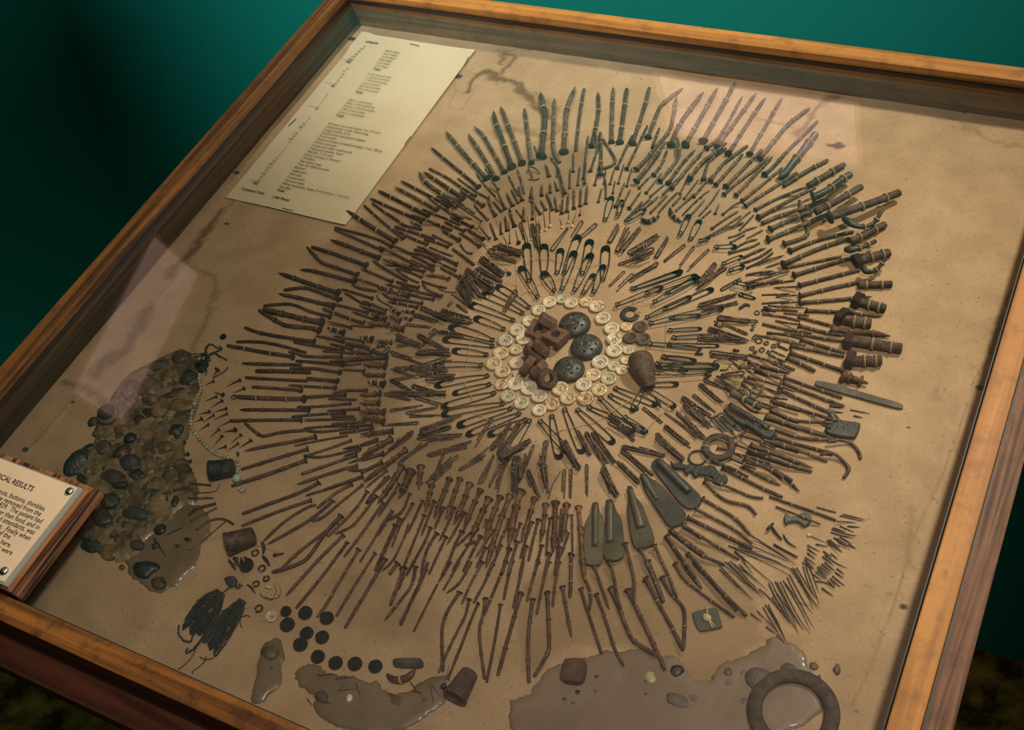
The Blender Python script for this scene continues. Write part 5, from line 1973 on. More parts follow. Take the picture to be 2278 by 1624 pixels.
# ---- buttons
def shade_holes(me, zc, rc):
    "dark tone painted into the holes as their shade"
    me.materials.append(M_HOLE_SHADE)
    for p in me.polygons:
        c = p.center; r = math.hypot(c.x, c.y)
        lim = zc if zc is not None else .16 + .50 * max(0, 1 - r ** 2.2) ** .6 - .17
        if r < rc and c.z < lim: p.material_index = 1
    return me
def button_mesh(mat, holes):
    hp = [(.20 * math.cos(PI / 4 + i * 2 * PI / holes), .20 * math.sin(PI / 4 + i * 2 * PI / holes)) for i in range(holes)]
    prof = [(.55, 0.0), (.86, .02), (.97, .10), (1.0, .18), (.97, .27), (.90, .33), (.80, .355), (.70, .34), (.64, .29), (.57, .21), (.51, .165), (.46, .15)]
    prof += [(r_, .145) for r_ in np.linspace(.43, .02, 18)]
    def zf(a, r_, z, i):
        if i < 10: return np.full(len(a), z)
        X, Y = r_ * np.cos(a), r_ * np.sin(a); dd = np.min([np.hypot(X - hx, Y - hy) for hx, hy in hp], axis=0)
        return z - .14 * np.clip((.100 - dd) / .03, 0, 1)
    return shade_holes(mesh('button_body', *polar(prof, 56, zf=zf), mat), .10, .45)
BM = {}
STITCH = mesh('stitch', *tube([(-.17, -.15, .05), (-.14, -.12, .25), (0, 0, .28), (.14, .12, .25), (.17, .15, .05)], .028, 5), M_THREAD)
BTN_IT = []
def add_button(it, idx):
    k, w, blunt, col, pts = it; sc = scale_at(*pts[0]); R = w * sc * .5 * .97; holes = 2 if (idx % 3 == 0 and col != 'B') else 4; rr = np.random.default_rng(idx + 50)
    if (col, holes) not in BM: BM[(col, holes)] = button_mesh(M_BTN[col], holes)
    c = at(*pts[0]); h0 = float(np.minimum(hm_read([(c.x, c.y)], R * .8).max(), .006)); c = at(*pts[0], ZBRD + h0 + R * .2)
    O = Vector((c.x, c.y, ZBRD + h0 + .0004)); o = root('button', O)
    tl = .12 if h0 > .001 else .03
    o.matrix_world = MB @ Matrix.Translation(O) @ Matrix.Rotation(rr.normal(0, tl), 4, 'X') @ Matrix.Rotation(rr.normal(0, tl), 4, 'Y') @ Matrix.Rotation(rr.uniform(0, 6.3), 4, 'Z')
    part('button_body', BM[(col, holes)], o, Matrix.Scale(R, 4)); part('thread_stitch', STITCH, o, Matrix.Scale(R, 4))
    hm_write([(c.x, c.y)], R * .8, [h0 + R * .33])
    nm = {'W': 'white', 'C': 'cream', 'Y': 'yellowed', 'G': 'greyish', 'S': 'brown-stained', 'O': 'rust-stained', 'B': 'dark brown'}[col]
    BTN_IT.append((o, f'{nm} {"two" if holes == 2 else "four"}-hole button', pts[0]))
def spiral_mesh():
    prof = [(1.0, 0), (1.0, .22), (.97, .32)] + [(r_, .32 + .22 * (1 - r_ ** 2) ** .5) for r_ in np.linspace(.93, .02, 22)]
    return mesh('spiral_disc', *polar(prof, 64, zf=lambda a, r_, z, i: np.full(len(a), z) if i < 3 else z + .085 * np.sin(3 * a + r_ * 9) * np.clip(r_ * 4, 0, 1)), M_BLACK)
SPM = None
def add_spiral(it):
    global SPM
    if SPM is None: SPM = spiral_mesh()
    k, w, blunt, col, pts = it; sc = scale_at(*pts[0]); R = w * sc * .5 * .98; c = at(*pts[0], ZBRD + R * .3); rr = np.random.default_rng(int(pts[0][0]))
    h0 = float(min(hm_read([(c.x, c.y)], R * .8).max(), .004)); O = Vector((c.x, c.y, ZBRD + h0 + .0004)); o = root('spiral_button', O); o.matrix_world = MB @ Matrix.Translation(O) @ Matrix.Rotation(rr.normal(0, .07), 4, 'X') @ Matrix.Rotation(rr.uniform(0, 6.3), 4, 'Z')
    part('spiral_disc', SPM, o, Matrix.Scale(R, 4)); hm_write([(c.x, c.y)], R * .8, [h0 + R * .5]); SPIR.append((o, pts[0]))
SPIR = []
def shaker_mesh():
    hp = [(0, 0)] + [(.36 * math.cos(q), .36 * math.sin(q)) for q in np.arange(5) * 2 * PI / 5 + .3] + [(.66 * math.cos(q), .66 * math.sin(q)) for q in np.arange(8) * 2 * PI / 8]
    prof = [(1.0, 0), (1.02, .08), (1.0, .16)] + [(r_, .16 + .50 * (1 - r_ ** 2.2) ** .6) for r_ in np.linspace(.985, .01, 60)]
    def zf(a, r_, z, i):
        if i < 3: return np.full(len(a), z)
        X, Y = r_ * np.cos(a), r_ * np.sin(a); dd = np.min([np.hypot(X - hx, Y - hy) for hx, hy in hp], axis=0)
        return z - .30 * np.clip((.068 - dd) / .018, 0, 1)
    return shade_holes(mesh('pierced_dome', *polar(prof, 128, zf=zf), M_SHAK), None, .95)
def plate(name, label, cat, group, px, thick, mat, zlift=0.0, bars=(), fine=.0008, pn='plate'):
    Q = [at(x, y) for x, y in px]; c = sum(Q, Vector()) / len(Q); h0 = zlift; z = ZBRD + h0 + .0004
    Q = [at(x, y, z + thick) for x, y in px]; P = [(q.x - c.x, q.y - c.y) for q in Q]
    P3 = chaikin([(a, b, 0) for a, b in P] + [(P[0][0], P[0][1], 0)], 1); P = [tuple(q[:2]) for q in P3[:-1]]
    o = root(name, Vector((c.x, c.y, z))); part(pn, mesh(pn, *extrude(P, thick, min(fine, thick * .4)), mat, False), o)
    for nm2, pa, pb, w0, w1, hz, r0 in bars:
        A, B_ = at(*pa, z + thick + hz), at(*pb, z + thick + hz * .5); n = 10
        Pp = [Vector(A).lerp(Vector(B_), t) - Vector((c.x, c.y, z)) for t in np.linspace(0, 1, n)]
        sc = scale_at(*pa); v, f = tube([tuple(p) for p in Pp], np.linspace(w0, w1, n) * sc * .5, 12, flat=r0); v[:, 2] = np.maximum(v[:, 2], thick * .5); part(nm2, mesh(nm2, v, f, mat), o)
    tagit(o, label, cat, group)
    for q in Q: pass
    g0 = np.array([(q.x, q.y) for q in Q]); lo, hi = g0.min(0), g0.max(0)
    xs, ys = np.meshgrid(np.arange(lo[0], hi[0], .001), np.arange(lo[1], hi[1], .001), indexing='ij'); m = poly_sd(xs, ys, [tuple(g_) for g_ in g0]) > 0
    hm_write(list(zip(xs[m], ys[m])), 0, [h0 + thick] * int(m.sum()))
    return o, c, z
def puddle(name, label, px, thick, mat, lump=.3, seed=1, cell=.0013, frq=120):
    P = B2(px); P = [tuple(q[:2]) for q in chaikin([(a, b, 0) for a, b in P] + [(*P[0], 0)], 2)[:-1]]; A = np.array(P); lo, hi = A.min(0) - .004, A.max(0) + .004
    lo = np.maximum(lo, [.002, .0015]); hi = np.minimum(hi, [W - .002, H - .002])
    xs, ys = np.arange(lo[0], hi[0], cell), np.arange(lo[1], hi[1], cell); X, Y = np.meshgrid(xs, ys, indexing='ij')
    sd = poly_sd(X + (vnoise(X, Y, 150, seed) - .5) * .006, Y + (vnoise(X, Y, 150, seed + 5) - .5) * .006, P)
    nz = vnoise(X, Y, frq, seed + 11, 4)
    Z = np.where(sd > 0, thick * np.sqrt(np.clip(sd / .004, 0, 1)) * (1 + lump * (nz - .5) * 2 * np.clip(sd / .008, 0, 1)), sd * .5 - .0006)
    ok = sd > -.0022; idx2 = -np.ones(X.shape, int); keep = ok.copy(); idx2[keep] = np.arange(keep.sum())
    c = np.array([A[:, 0].mean(), A[:, 1].mean()]); V = np.stack([X[keep] - c[0], Y[keep] - c[1], Z[keep]], 1)
    q = keep[:-1, :-1] & keep[1:, :-1] & keep[1:, 1:] & keep[:-1, 1:]; i, j = np.nonzero(q)
    F = np.stack([idx2[i, j], idx2[i + 1, j], idx2[i + 1, j + 1], idx2[i, j + 1]], 1)
    o = single(name, mesh(name, V, F.tolist(), mat), Vector((c[0], c[1], ZBRD + .0006))); tagit(o, label, 'glue')
    m = sd > 0; hm_write(list(zip(X[m], Y[m])), 0, Z[m])
    return o
STN = []
def stone(x, y, rx, ry, rot, col, hz=.55, name='pebble', look=None, cat='stone', s=1.0, rough=.27, group='lumps set in the glue'):
    px, py = x, y; sc = scale_at(px, py) * s; a, b = rx * sc, ry * sc; R = min(a, b) * hz
    c = at(px, py, ZBRD + R * .7); h0 = float(np.minimum(hm_read([(c.x, c.y)], 0).max(), .006)) * .8; big = max(a, b) > .007
    V, F = blob(a, b, R, int(px * 7 + py * 3), rough=rough, sub=4 if max(a, b) > .010 else 3 if big else 2)
    o = single(name, mesh(name, V, F, stone_mat(col)), Vector((c.x, c.y, ZBRD + h0 + R * .30))); o.matrix_world = o.matrix_world @ Matrix.Rotation(-math.radians(rot), 4, 'Z')
    STN.append((o, look or {'k': 'coal-black', 'g': 'dark green', 'n': 'brown', 'a': 'amber-brown', 'r': 'maroon', 'p': 'pinkish translucent', 'o': 'olive', 'c': 'cream', 's': 'slate grey', 'w': 'white', 'y': 'pale green', 'e': 'grey-brown', 'h': 'honey-brown'}[col], cat, group, px, py, max(a, b)))
    hm_write([(c.x, c.y)], min(a, b), [h0 + R]); return o
# ---------------------------------------------------------------- lay everything out
def T(x0, y0, s): return lambda *q: [(x0 + a / s, y0 + b / s) for a, b in q]
# glue puddles first (they lie lowest)
puddle('glue_mass', 'glossy amber glue mass full of pebbles beside the caption plaque', [(405, 778), (365, 793), (330, 809), (277, 842), (255, 875), (239, 903), (215, 950), (212, 990), (190, 1010), (165, 1050), (185, 1085), (225, 1105), (222, 1150), (198, 1180), (210, 1225), (255, 1250), (300, 1250), (335, 1195), (375, 1170), (405, 1130), (440, 1120), (440, 1080), (405, 1010), (425, 940), (445, 900), (450, 850), (440, 800)], .0022, M_RESIN, .9, 3, frq=190)
t = T(160, 1080, 3.308)
puddle('glue_puddle', 'smooth brown glue disc with dark lumps below the amber mass', t((370, 340), (360, 460), (400, 600), (470, 700), (600, 780), (670, 790), (760, 730), (860, 650), (930, 540), (950, 440), (1030, 350), (1000, 240), (950, 165), (860, 140), (760, 180), (640, 210), (500, 260)), .0011, M_GLUE2, .15, 21)
t = T(560, 1250, 3.41)
puddle('glue_streak', 'narrow brown glue streak with one lump near the bead bunches', t((170, 575), (85, 620), (60, 700), (45, 800), (20, 920), (-10, 1060), (30, 1080), (120, 1040), (200, 960), (215, 880), (240, 760), (250, 680), (215, 600)), .0016, M_GLUE2, .5, 31)
t = T(560, 1280, 3.56)
puddle('glue_puddle', 'flat brown glue patch with black pins by the near rail', t((350, 820), (370, 740), (450, 700), (540, 715), (620, 790), (700, 810), (790, 770), (900, 845), (960, 860), (985, 825), (1015, 850), (1000, 920), (1120, 935), (1250, 925), (1330, 860), (1450, 795), (1560, 790), (1560, 900), (1500, 1060), (1200, 1240), (800, 1240), (480, 1100), (510, 960), (420, 900), (370, 890)), .0012, M_GLUE2, .3, 41)
t = T(1150, 1280, 3.254)
puddle('glue_puddle', 'wide grey-brown glue pool with seeds and beads at the near edge', t((-40, 900), (100, 880), (120, 830), (200, 720), (300, 640), (500, 610), (560, 570), (640, 540), (780, 552), (830, 525), (950, 545), (1050, 610), (1090, 575), (1150, 580), (1180, 640), (1260, 720), (1340, 790), (1400, 780), (1460, 700), (1490, 640), (1600, 620), (1700, 545), (1810, 520), (1825, 460), (1880, 452), (2000, 500), (2080, 600), (2110, 680), (2190, 760), (2200, 900), (2190, 1010), (1800, 1250), (1000, 1300), (300, 1300), (-80, 1150)), .0013, M_GLUE3, .3, 51)
# teaspoon handles and other flat plates
t = T(1180, 1010, 3.41)
G_SP = 'flattened teaspoon handles'
plate('teaspoon_handle', 'olive flattened spoon handle with its stem folded down the middle, left of the adjoining pair', 'spoon handle', G_SP, t((470, 375), (475, 365), (515, 365), (522, 430), (548, 470), (562, 540), (555, 800), (520, 845), (425, 838), (390, 795), (408, 560), (425, 490), (462, 440)), .0014, M_SPOON, .0022, [('folded_stem', *t((492, 372), (488, 695)), 14, 13, .0012, .6)])
plate('teaspoon_handle', 'olive flattened spoon handle overlapping the first, its stem black at the top', 'spoon handle', G_SP, t((590, 350), (628, 350), (650, 430), (690, 480), (706, 600), (720, 755), (690, 795), (600, 812), (550, 785), (556, 640), (566, 520), (572, 480)), .0014, M_SPOON, .0026, [('folded_stem', *t((600, 352), (602, 665)), 17, 15, .0012, .6)])
plate('teaspoon_handle', 'olive flattened spoon handle with a flared stem standing apart from the pair', 'spoon handle', G_SP, t((735, 240), (772, 238), (792, 320), (850, 380), (872, 450), (940, 620), (940, 672), (900, 702), (812, 722), (775, 690), (750, 560), (732, 410), (745, 335)), .0014, M_SPOON, .0014, [('folded_stem', *t((752, 250), (838, 555)), 11, 20, .0014, .6)])
plate('teaspoon_handle', 'brown-grey flattened spoon handle with a rounded end and a shallow fold', 'spoon handle', G_SP, t((830, 150), (880, 140), (905, 180), (962, 200), (1180, 435), (1178, 490), (1150, 530), (1080, 552), (1040, 540), (1000, 480), (868, 285), (850, 220)), .0015, M_SPOON2, .0008, [('folded_stem', *t((852, 160), (960, 345)), 13, 9, .0010, .5)])
plate('teaspoon_handle', 'dark grey spoon handle with a shiny round stem along its ridge', 'spoon handle', G_SP, t((918, 60), (950, 32), (990, 28), (1050, 80), (1210, 230), (1300, 320), (1295, 385), (1225, 418), (1160, 400), (1090, 320), (990, 190), (930, 115)), .0015, M_LEAD, .0010, [('folded_stem', *t((965, 45), (1205, 285)), 15, 13, .0030, .9)])
t = T(1660, 800, 3.41)
plate('nail_file', 'long flat rusty file blade beyond the threaded bolts', 'nail file', None, t((530, 155), (515, 190), (600, 218), (860, 290), (1080, 352), (1188, 377), (1192, 345), (1165, 325), (1075, 298), (860, 238), (650, 172)), .0012, M_SPOON2, .0006)
plate('metal_scrap', 'crumpled grey metal scrap tied with thread beside the bent nails', 'metal piece', None, t((615, 400), (645, 383), (700, 425), (712, 455), (860, 470), (868, 500), (838, 585), (790, 588), (640, 565), (598, 540), (605, 490), (660, 470), (630, 440)), .0024, M_LEAD, .0016, [('raised_lip', *t((640, 400), (668, 470)), 13, 16, .001, .6)])
t = T(1480, 980, 3.41)
plate('ornate_buckle', 'dark ornate cast metal scroll below the iron washer', 'buckle', None, t((40, 152), (68, 172), (110, 156), (148, 180), (200, 175), (240, 198), (330, 180), (378, 192), (396, 230), (430, 262), (450, 250), (480, 285), (462, 320), (420, 328), (372, 312), (356, 272), (330, 266), (252, 256), (236, 276), (214, 270), (200, 235), (180, 236), (168, 260), (146, 242), (136, 212), (80, 214), (50, 196)), .0022, M_BLACK, .0004)
plate('key_piece', 'dark key-like shaft with a square ring end near the needle patch', 'metal piece', None, t((905, 560), (925, 572), (1010, 570), (1012, 552), (1060, 538), (1105, 560), (1110, 610), (1080, 645), (1040, 645), (1015, 612), (940, 612), (915, 640), (900, 600)), .0022, M_LEAD, .0004)
t = T(1260, 1250, 3.41)
sq, c_, z_ = plate('leather_patch', 'square dark green patch with a white knot in its middle', 'patch', None, t((955, 388), (975, 372), (1060, 353), (1130, 345), (1145, 352), (1186, 488), (1170, 498), (1030, 527), (1005, 520), (975, 470)), .0014, M_PATCH, .0002)
kp = at(*t((1068, 436))[0]); part('white_knot', mesh('white_knot', *blob(.0032, .0028, .0015, 5), M_THREAD), sq, Matrix.Translation((kp.x - c_.x, kp.y - c_.y, .0020)))
for a, b in (((1062, 355), (1075, 425)), ((1075, 445), (1110, 515)), ((1080, 445), (1130, 508))):
    A, B_ = [at(*q) for q in t(a, b)]; part('thread_tie', mesh('thread_tie', *tube([(A.x - c_.x, A.y - c_.y, .0020), (B_.x - c_.x, B_.y - c_.y, .0020)], .0006, 5), M_THREAD), sq)
t = T(400, 1120, 4.62)
plate('leaf_scrap', 'black leaf-shaped metal scrap beside the near bead bunch', 'metal piece', None, t((450, 768), (490, 738), (550, 738), (588, 775), (580, 815), (520, 865), (480, 830)), .0022, M_BLACK, .0002)
t = T(640, 1430, 2.817)
plate('metal_bar', 'short rounded grey-green metal bar above the brown bean', 'metal piece', None, t((655, 100), (672, 88), (820, 86), (842, 102), (842, 132), (825, 145), (720, 142), (670, 140), (655, 128)), .0050, M_LEAD, .0002, fine=.0018)
# big solid pieces of the centre
SHK = shaker_mesh(); shk = []
def add_dome(it, lab):
    k, w, b, c, pts = it; sc = scale_at(*pts[0]); R = w * sc * .5 * 1.97; R = w * sc * .97
    p = at(*pts[0], ZBRD + R * .25); O = Vector((p.x, p.y, ZBRD + .0004)); o = root('salt_shaker_top', O); i = len(shk)
    o.matrix_world = MB @ Matrix.Translation(O) @ Matrix.Rotation(.5 + i * 1.3, 4, 'Z'); part('pierced_dome', SHK, o, Matrix.Scale(R, 4))
    for a, b2 in (((-.36, .1), (.11, .34)), ((.1, -.34), (-.29, -.21))):
        part('thread_stitch', mesh('thread_stitch', *tube([(a[0] * R, a[1] * R, R * .50), (a[0] * R * .6 + b2[0] * R * .4, a[1] * R * .6 + b2[1] * R * .4, R * .675), (b2[0] * R, b2[1] * R, R * .52)], .0004, 5), M_THREAD), o)
    tagit(o, lab, 'shaker top', 'grey pierced shaker tops'); hm_write([(p.x, p.y)], R, [R * .6]); shk.append(o)
nutc = 0
def nut(px, py, acr, thick, sides, tiltax, tilt, spin, label, lift=.0):
    global nutc
    R = acr * .5; n = 48; rf_out = lambda a, i, r_: r_ / np.cos((a) % (2 * PI / sides) - PI / sides)
    rin = R * .46; prof_o = [(.94, -.5), (1, -.42), (1, .42), (.94, .5)]; V = []; F = []
    a = np.linspace(0, 2 * PI, n, endpoint=False); lob = 1 / np.cos(a % (2 * PI / sides) - PI / sides)
    ringsv = [(R * q * lob, z * thick) for q, z in prof_o] + [(np.full(n, rin * (1.12 if k_ in (0, 7) else (1.0 if k_ % 2 else 1.07))), (.5 - k_ / 7) * thick) for k_ in range(8)]
    V = np.concatenate([np.stack([r_ * np.cos(a), r_ * np.sin(a), np.full(n, z)], 1) for r_, z in ringsv]); m = len(ringsv)
    for i in range(m):
        for j in range(n): F.append((i * n + j, i * n + (j + 1) % n, ((i + 1) % m) * n + (j + 1) % n, ((i + 1) % m) * n + j))
    hz = abs(math.cos(tilt)) * thick * .5 + abs(math.sin(tilt)) * R * .98
    p = at(px, py, ZBRD + hz + lift); O = Vector((p.x, p.y, ZBRD + hz + lift + .0003)); o = root('iron_nut', O)
    o.matrix_world = MB @ Matrix.Translation(O) @ Matrix.Rotation(tiltax, 4, 'Z') @ Matrix.Rotation(tilt, 4, 'X') @ Matrix.Rotation(spin, 4, 'Z')
    part('nut_body', mesh('nut_body', V, F, M_NUT, False), o); tagit(o, label, 'nut', 'rusty nuts in the ring of buttons')
    hm_write([(p.x, p.y)], R * .7, [hz + lift])
def n36(x, y): return 1000 + x / 3.609, 500 + y / 3.609
D = math.radians
nut(*n36(715, 855), .0165, .0075, 4, D(20), D(6), .3, 'rusty square nut lying flat with an open threaded hole, farther of two')
nut(*n36(855, 905), .0170, .0080, 4, D(20), D(-10), .2, 'rusty square nut lying flat beside the shaker tops, nearer of two', .001)
nut(*n36(790, 775), .0150, .0070, 4, D(-29), D(-52), .0, 'rusty square nut leaning on edge at the top of the pile', .003)
nut(*n36(735, 985), .0150, .0062, 4, D(-32), D(-58), .0, 'rusty nut on edge just below the two flat square nuts')
nut(*n36(665, 1040), .0150, .0062, 4, D(-32), D(-56), .1, 'rusty nut on edge beneath its twin, second of the middle pair')
nut(*n36(625, 1130), .0155, .0065, 6, D(86), D(-60), .2, 'rusty hexagonal nut on edge nearest the pale ring buttons')
nut(*n36(715, 1165), .0155, .0070, 6, D(69), D(-58), .4, 'rusty nut on edge between two others in the lower pile')
nut(*n36(785, 1235), .0150, .0085, 6, D(60), D(50), .1, 'rusty hexagonal nut showing its hole at the foot of the pile')
def thimble(pa, pb, wa, wb, mat, label, lid=None):
    "pa open end, pb closed end (pixels), widths in pixels"
    sc = scale_at(*pa); ra, rb = wa * sc * .5, wb * sc * .5; A = at(*pa, ZBRD + ra); Bp = at(*pb, ZBRD + rb); d = Vector(Bp) - Vector(A); L_ = d.length
    prof = [((ra + rb) * .42, L_ * .5), (ra * .90, .0), (ra * 1.0, -.0003), (ra * 1.04, .0004), (ra * 1.04, .0014), (ra * .99, .0020)]
    n = 46
    for q in np.linspace(0, 1, n)[2:]: prof.append(((ra + (rb - ra) * q) * (1 if q < .93 else math.sqrt(max(0, 1 - ((q - .93) / .08) ** 2 * .35))), L_ * q))
    prof += [(rb * .6, L_ * 1.03), (rb * .2, L_ * 1.04), (.0002, L_ * 1.04)]
    rf = lambda a, i, r_: r_ * (1 - (.11 * np.clip(np.sin(a * 20 + (PI if (i // 3) % 2 else 0)), 0, 1) * (1 if i % 3 == 1 else .35) if 20 < i < n else 0))
    o = root('thimble', Vector(A)); M = frame_z(d); part('thimble_body', mesh('thimble_body', *xf(M, polar(prof, 84, rf=rf, close=False)), mat), o); tagit(o, label, 'thimble', 'thimbles')
    hm_write([(A.x, A.y), ((A.x + Bp.x) / 2, (A.y + Bp.y) / 2)], ra, [ra * 2, ra * 2]); return o
TH = rust('thimble_brown', (0.060, 0.034, 0.020), (0.11, 0.066, 0.040)); TH2 = rust('thimble_copper', (0.040, 0.020, 0.010), (0.15, 0.070, 0.030), rough=.45); TH3 = rust('thimble_green', (0.010, 0.016, 0.013), (0.030, 0.036, 0.026), rough=.4)
sc_ = scale_at(1424, 800); ra, rb = 28 * sc_, 13 * sc_; A = at(1423, 798, ZBRD + ra); Bp = at(1443, 856, ZBRD + rb * 1.2); d = Vector(Bp) - Vector(A); L_ = d.length
o = root('thimble', Vector(A)); PR = [(.0003, -.17), (ra * .5, -.16), (ra * .82, -.11), (ra * .97, .0), (ra, .10), (ra * .97, .3), (ra * .86, .55), (ra * .72, .75), (ra * .58, .9), (rb * 1.0, .95), (rb * 1.02, 1.1), (rb * .9, 1.12), (rb * .55, 1.12), (rb * .5, .95), (.0004, .95)]
part('thimble_body', mesh('thimble_body', *xf(frame_z(d), polar([(r_, z_ * L_) for r_, z_ in PR], 40, close=False)), TH), o); tagit(o, 'brown tapered thimble beside the ring of pale buttons', 'thimble', 'thimbles'); hm_write([(A.x, A.y)], ra, [ra * 2])
thimble((467, 1047), (520, 1039), 44, 38, TH3, 'dark green dented thimble next to the string of pale beads')
thimble((504, 1211), (566, 1191), 52, 40, TH2, 'copper-brown dimpled thimble next to the black broken buttons')
thimble((1011, 1553), (1046, 1495), 56, 40, TH, 'brown thimble lying open towards the near rail')
o_hold = []
# washers and rings
def torus_ring(px, py, R, r, mat, name, lab, cat, flat=.4, gap=0, thick=None, grp=None):
    a0 = gap / 2; a = np.linspace(a0, 2 * PI - a0, 49); P = np.stack([R * np.cos(a), R * np.sin(a), np.zeros(49)], 1)
    h0 = float(min(hm_read([tuple(at(px, py)[:2])], R).max(), .006)) * .6; p = at(px, py, ZBRD + h0 + r * flat); O = Vector((p.x, p.y, ZBRD + h0 + r * flat + .0004)); o = root(name, O)
    o.matrix_world = o.matrix_world @ Matrix.Rotation(px, 4, 'Z')
    part('ring_body', mesh('ring_body', *tube(P, r, 12, flat=flat), mat), o)
    q = R; v, f = tube([(q - r * 1.2, 0, -r * flat), (q - r * .6, .0004, r * flat * 1.25), (q + r * .6, 0, r * flat * 1.25), (q + r * 1.25, 0, -r * flat)], .0004, 5)
    part('thread_tie', mesh('thread_tie', v, f, M_THREAD), o)
    if lab: tagit(o, lab, cat, grp)
    return o
HAIR2 = []
# everything in the table
NB = 0; small = []
nails = [it for it in ITEMS if it[0] == 'n']
size = lambda it: it[1] * sum(math.dist(a, b) for a, b in zip(it[4][:-1], it[4][1:]))
cut = sorted(map(size, nails))[max(0, len(nails) - 300)]
order = {'B': 0, 'P': 0, 'T': 0, 'R': 0, 'F': 0, 'H': 0}
def n_outer(it):  # outer pieces first, so inner ones overlap them
    m = it[4][0]; return -math.hypot(m[0] - CEN[0], (m[1] - CEN[1]) * 1.1)
for it in sorted([i for i in ITEMS if i[0] in 'xn'], key=n_outer):
    if it[0] == 'x': add_nail(it, 'x')
    else: add_nail(it, 'n', small if size(it) < cut else None)
o = link(bpy.data.objects.new('small_nails', mesh('small_nails', *join(*small), M_NAIL['R']))); o.matrix_world = MB; tagit(o, 'scatter of smallest nails stitched between the rings of the wheel', 'nails', None, 'stuff')
for it in [i for i in ITEMS if i[0] in 'BPTRFH']: add_bolt(it)
for it in [i for i in ITEMS if i[0] in 'sz']: add_screw(it)
doms = ['pierced grey shaker top farthest from the near rail, with looped thread', 'pierced grey shaker top in the middle, thread pulled to its edge', 'pierced grey shaker top nearest the near rail, square of thread on top']
di = 0
for it in ITEMS:
    if it[0] == 'd': add_dome(it, doms[di]); di += 1
for i, it in enumerate([i for i in ITEMS if i[0] == 'u']): add_button(it, i)
for it in [i for i in ITEMS if i[0] == 'p']: add_pin(it)
hr_ = np.random.default_rng(12)
for it in [i for i in ITEMS if i[0] in 'hq']:
    add_hair(it)
    if it[0] == 'h' and it[1] > 8.0 and len(HAIR2) < 135:
        (ax_, ay_), (bx_, by_) = it[4]; q = hr_.normal(0, 2.6, 4); HAIR2.append(1)
        add_hair(['h', it[1] * hr_.uniform(.8, 1.15), False, '', [(ax_ + q[0], ay_ + q[1]), (bx_ + q[2] * 1.6, by_ + q[3] * 1.6)]])
for it in ITEMS:
    k, w, b, c, pts = it
    if k == 'c': add_wire(it, 'wire_piece', ('thick' if w > 5 else 'thin') + ' curled wire', 'wire', 'loose bent wires', M_HAIR)
    elif k == 'f': add_wire(it, 'steel_strip', 'narrow dark steel strip', 'metal piece', 'steel strips', M_LEAD, flat=.5)
    elif k == 'e': add_wire(it, 'straight_pin' if w < 3.6 else 'needle_piece', 'thin steel pin' if w < 3.6 else 'short dark pin piece', 'pin', 'pins and needles of the needle patch', M_STRAIGHT, 'needle')
    elif k == 'S': add_wire(it, 'straight_pin', 'stubby steel pin', 'pin', 'loose pins', M_STRAIGHT, 'needle')
    elif k in 'kK': add_ballpin(it)
    elif k == 't': add_tack(it)
    elif k == 'v': add_spiral(it)
    elif k == 'w': add_wire(it, 'metal_lump', ('heavy club-shaped iron piece' if w > 14 else 'dark twisted metal fragment'), 'metal piece', 'odd metal fragments', M_LEAD if w > 14 else M_BLACK, 'club' if w > 14 else 'chip')
    elif k == 'Y': o_, P_, s_, b_ = add_wire(it, 'button_fragment', '', 'button piece', 'broken white button', M_BTN['C'], 'chip', label=['curved half of a broken white button', 'straight white piece of a broken button', 'small white sliver inside the broken button'][len(o_hold)]); o_hold.append(o_)
    elif k == 'o':
        R = w * scale_at(*pts[0]) * .5
        if w < 25 and R > 0: 
            rr_ = R * 2 * .82 if w < 14 else R
            ob = torus_ring(*pts[0], R * (1.6 if w < 14 else 1.45), .00055 if w < 14 and pts[0][1] < 1000 else max(.0007, R * .25), M_STRAIGHT if pts[0][0] > 700 else M_BLACK, 'metal_ring', None, 'ring', 1.0, .5)
            later(ob, 'tiny open wire eye' if w < 8 else 'small dark wire ring', 'ring', 'hooks, eyes and small rings', *pts[0])
    elif k == 'r':
        R = w * scale_at(*pts[0]) * .5
        if w > 60: torus_ring(*pts[0], R * .79, R * .21, M_BOLT, 'iron_washer', 'large flat rusty iron washer beside the folded clip', 'washer', .35)
        elif w > 30: torus_ring(*pts[0], R * .74, R * .27, M_PIN, 'split_washer', 'dark flat split washer next to the dark brown buttons', 'washer', .35, 1.0)
torus_ring(1551.9, 1019, .0064, .0008, M_BLACK, 'wire_ring', 'thin dark round wire ring beside the iron washer', 'ring', 1.0)
# folded clip and frames near the washer
t = T(1400, 780, 3.41)
plate('folded_clip', 'long dark folded metal clip with a slot, above the iron washer', 'metal piece', None, t((712, 445), (735, 432), (760, 462), (860, 520), (900, 515), (1010, 575), (1060, 590), (1115, 600), (1105, 640), (1070, 660), (1020, 650), (950, 600), (900, 570), (820, 540), (750, 490), (740, 470)), .0032, M_BLACK, .003, [('upper_arm', *t((760, 405), (1060, 585)), 12, 13, .002, .5)])
for i, (a, b) in enumerate([((620, 515), (700, 470)), ((700, 470), (850, 600)), ((620, 520), (715, 620)), ((665, 495), (800, 640))]):
    it = ['w', 20 / 3.41, False, '', t(a, b)]; add_wire(it, 'steel_strip', '', 'metal piece', 'bent steel frame pieces', M_LEAD, 'chip', .6, label=['short cross strip at the head of the steel frame', 'longest strip of the steel frame beside the clip', 'outer strip of the steel frame nearest the hairpins', 'middle strip of the steel frame above the washer'][i])
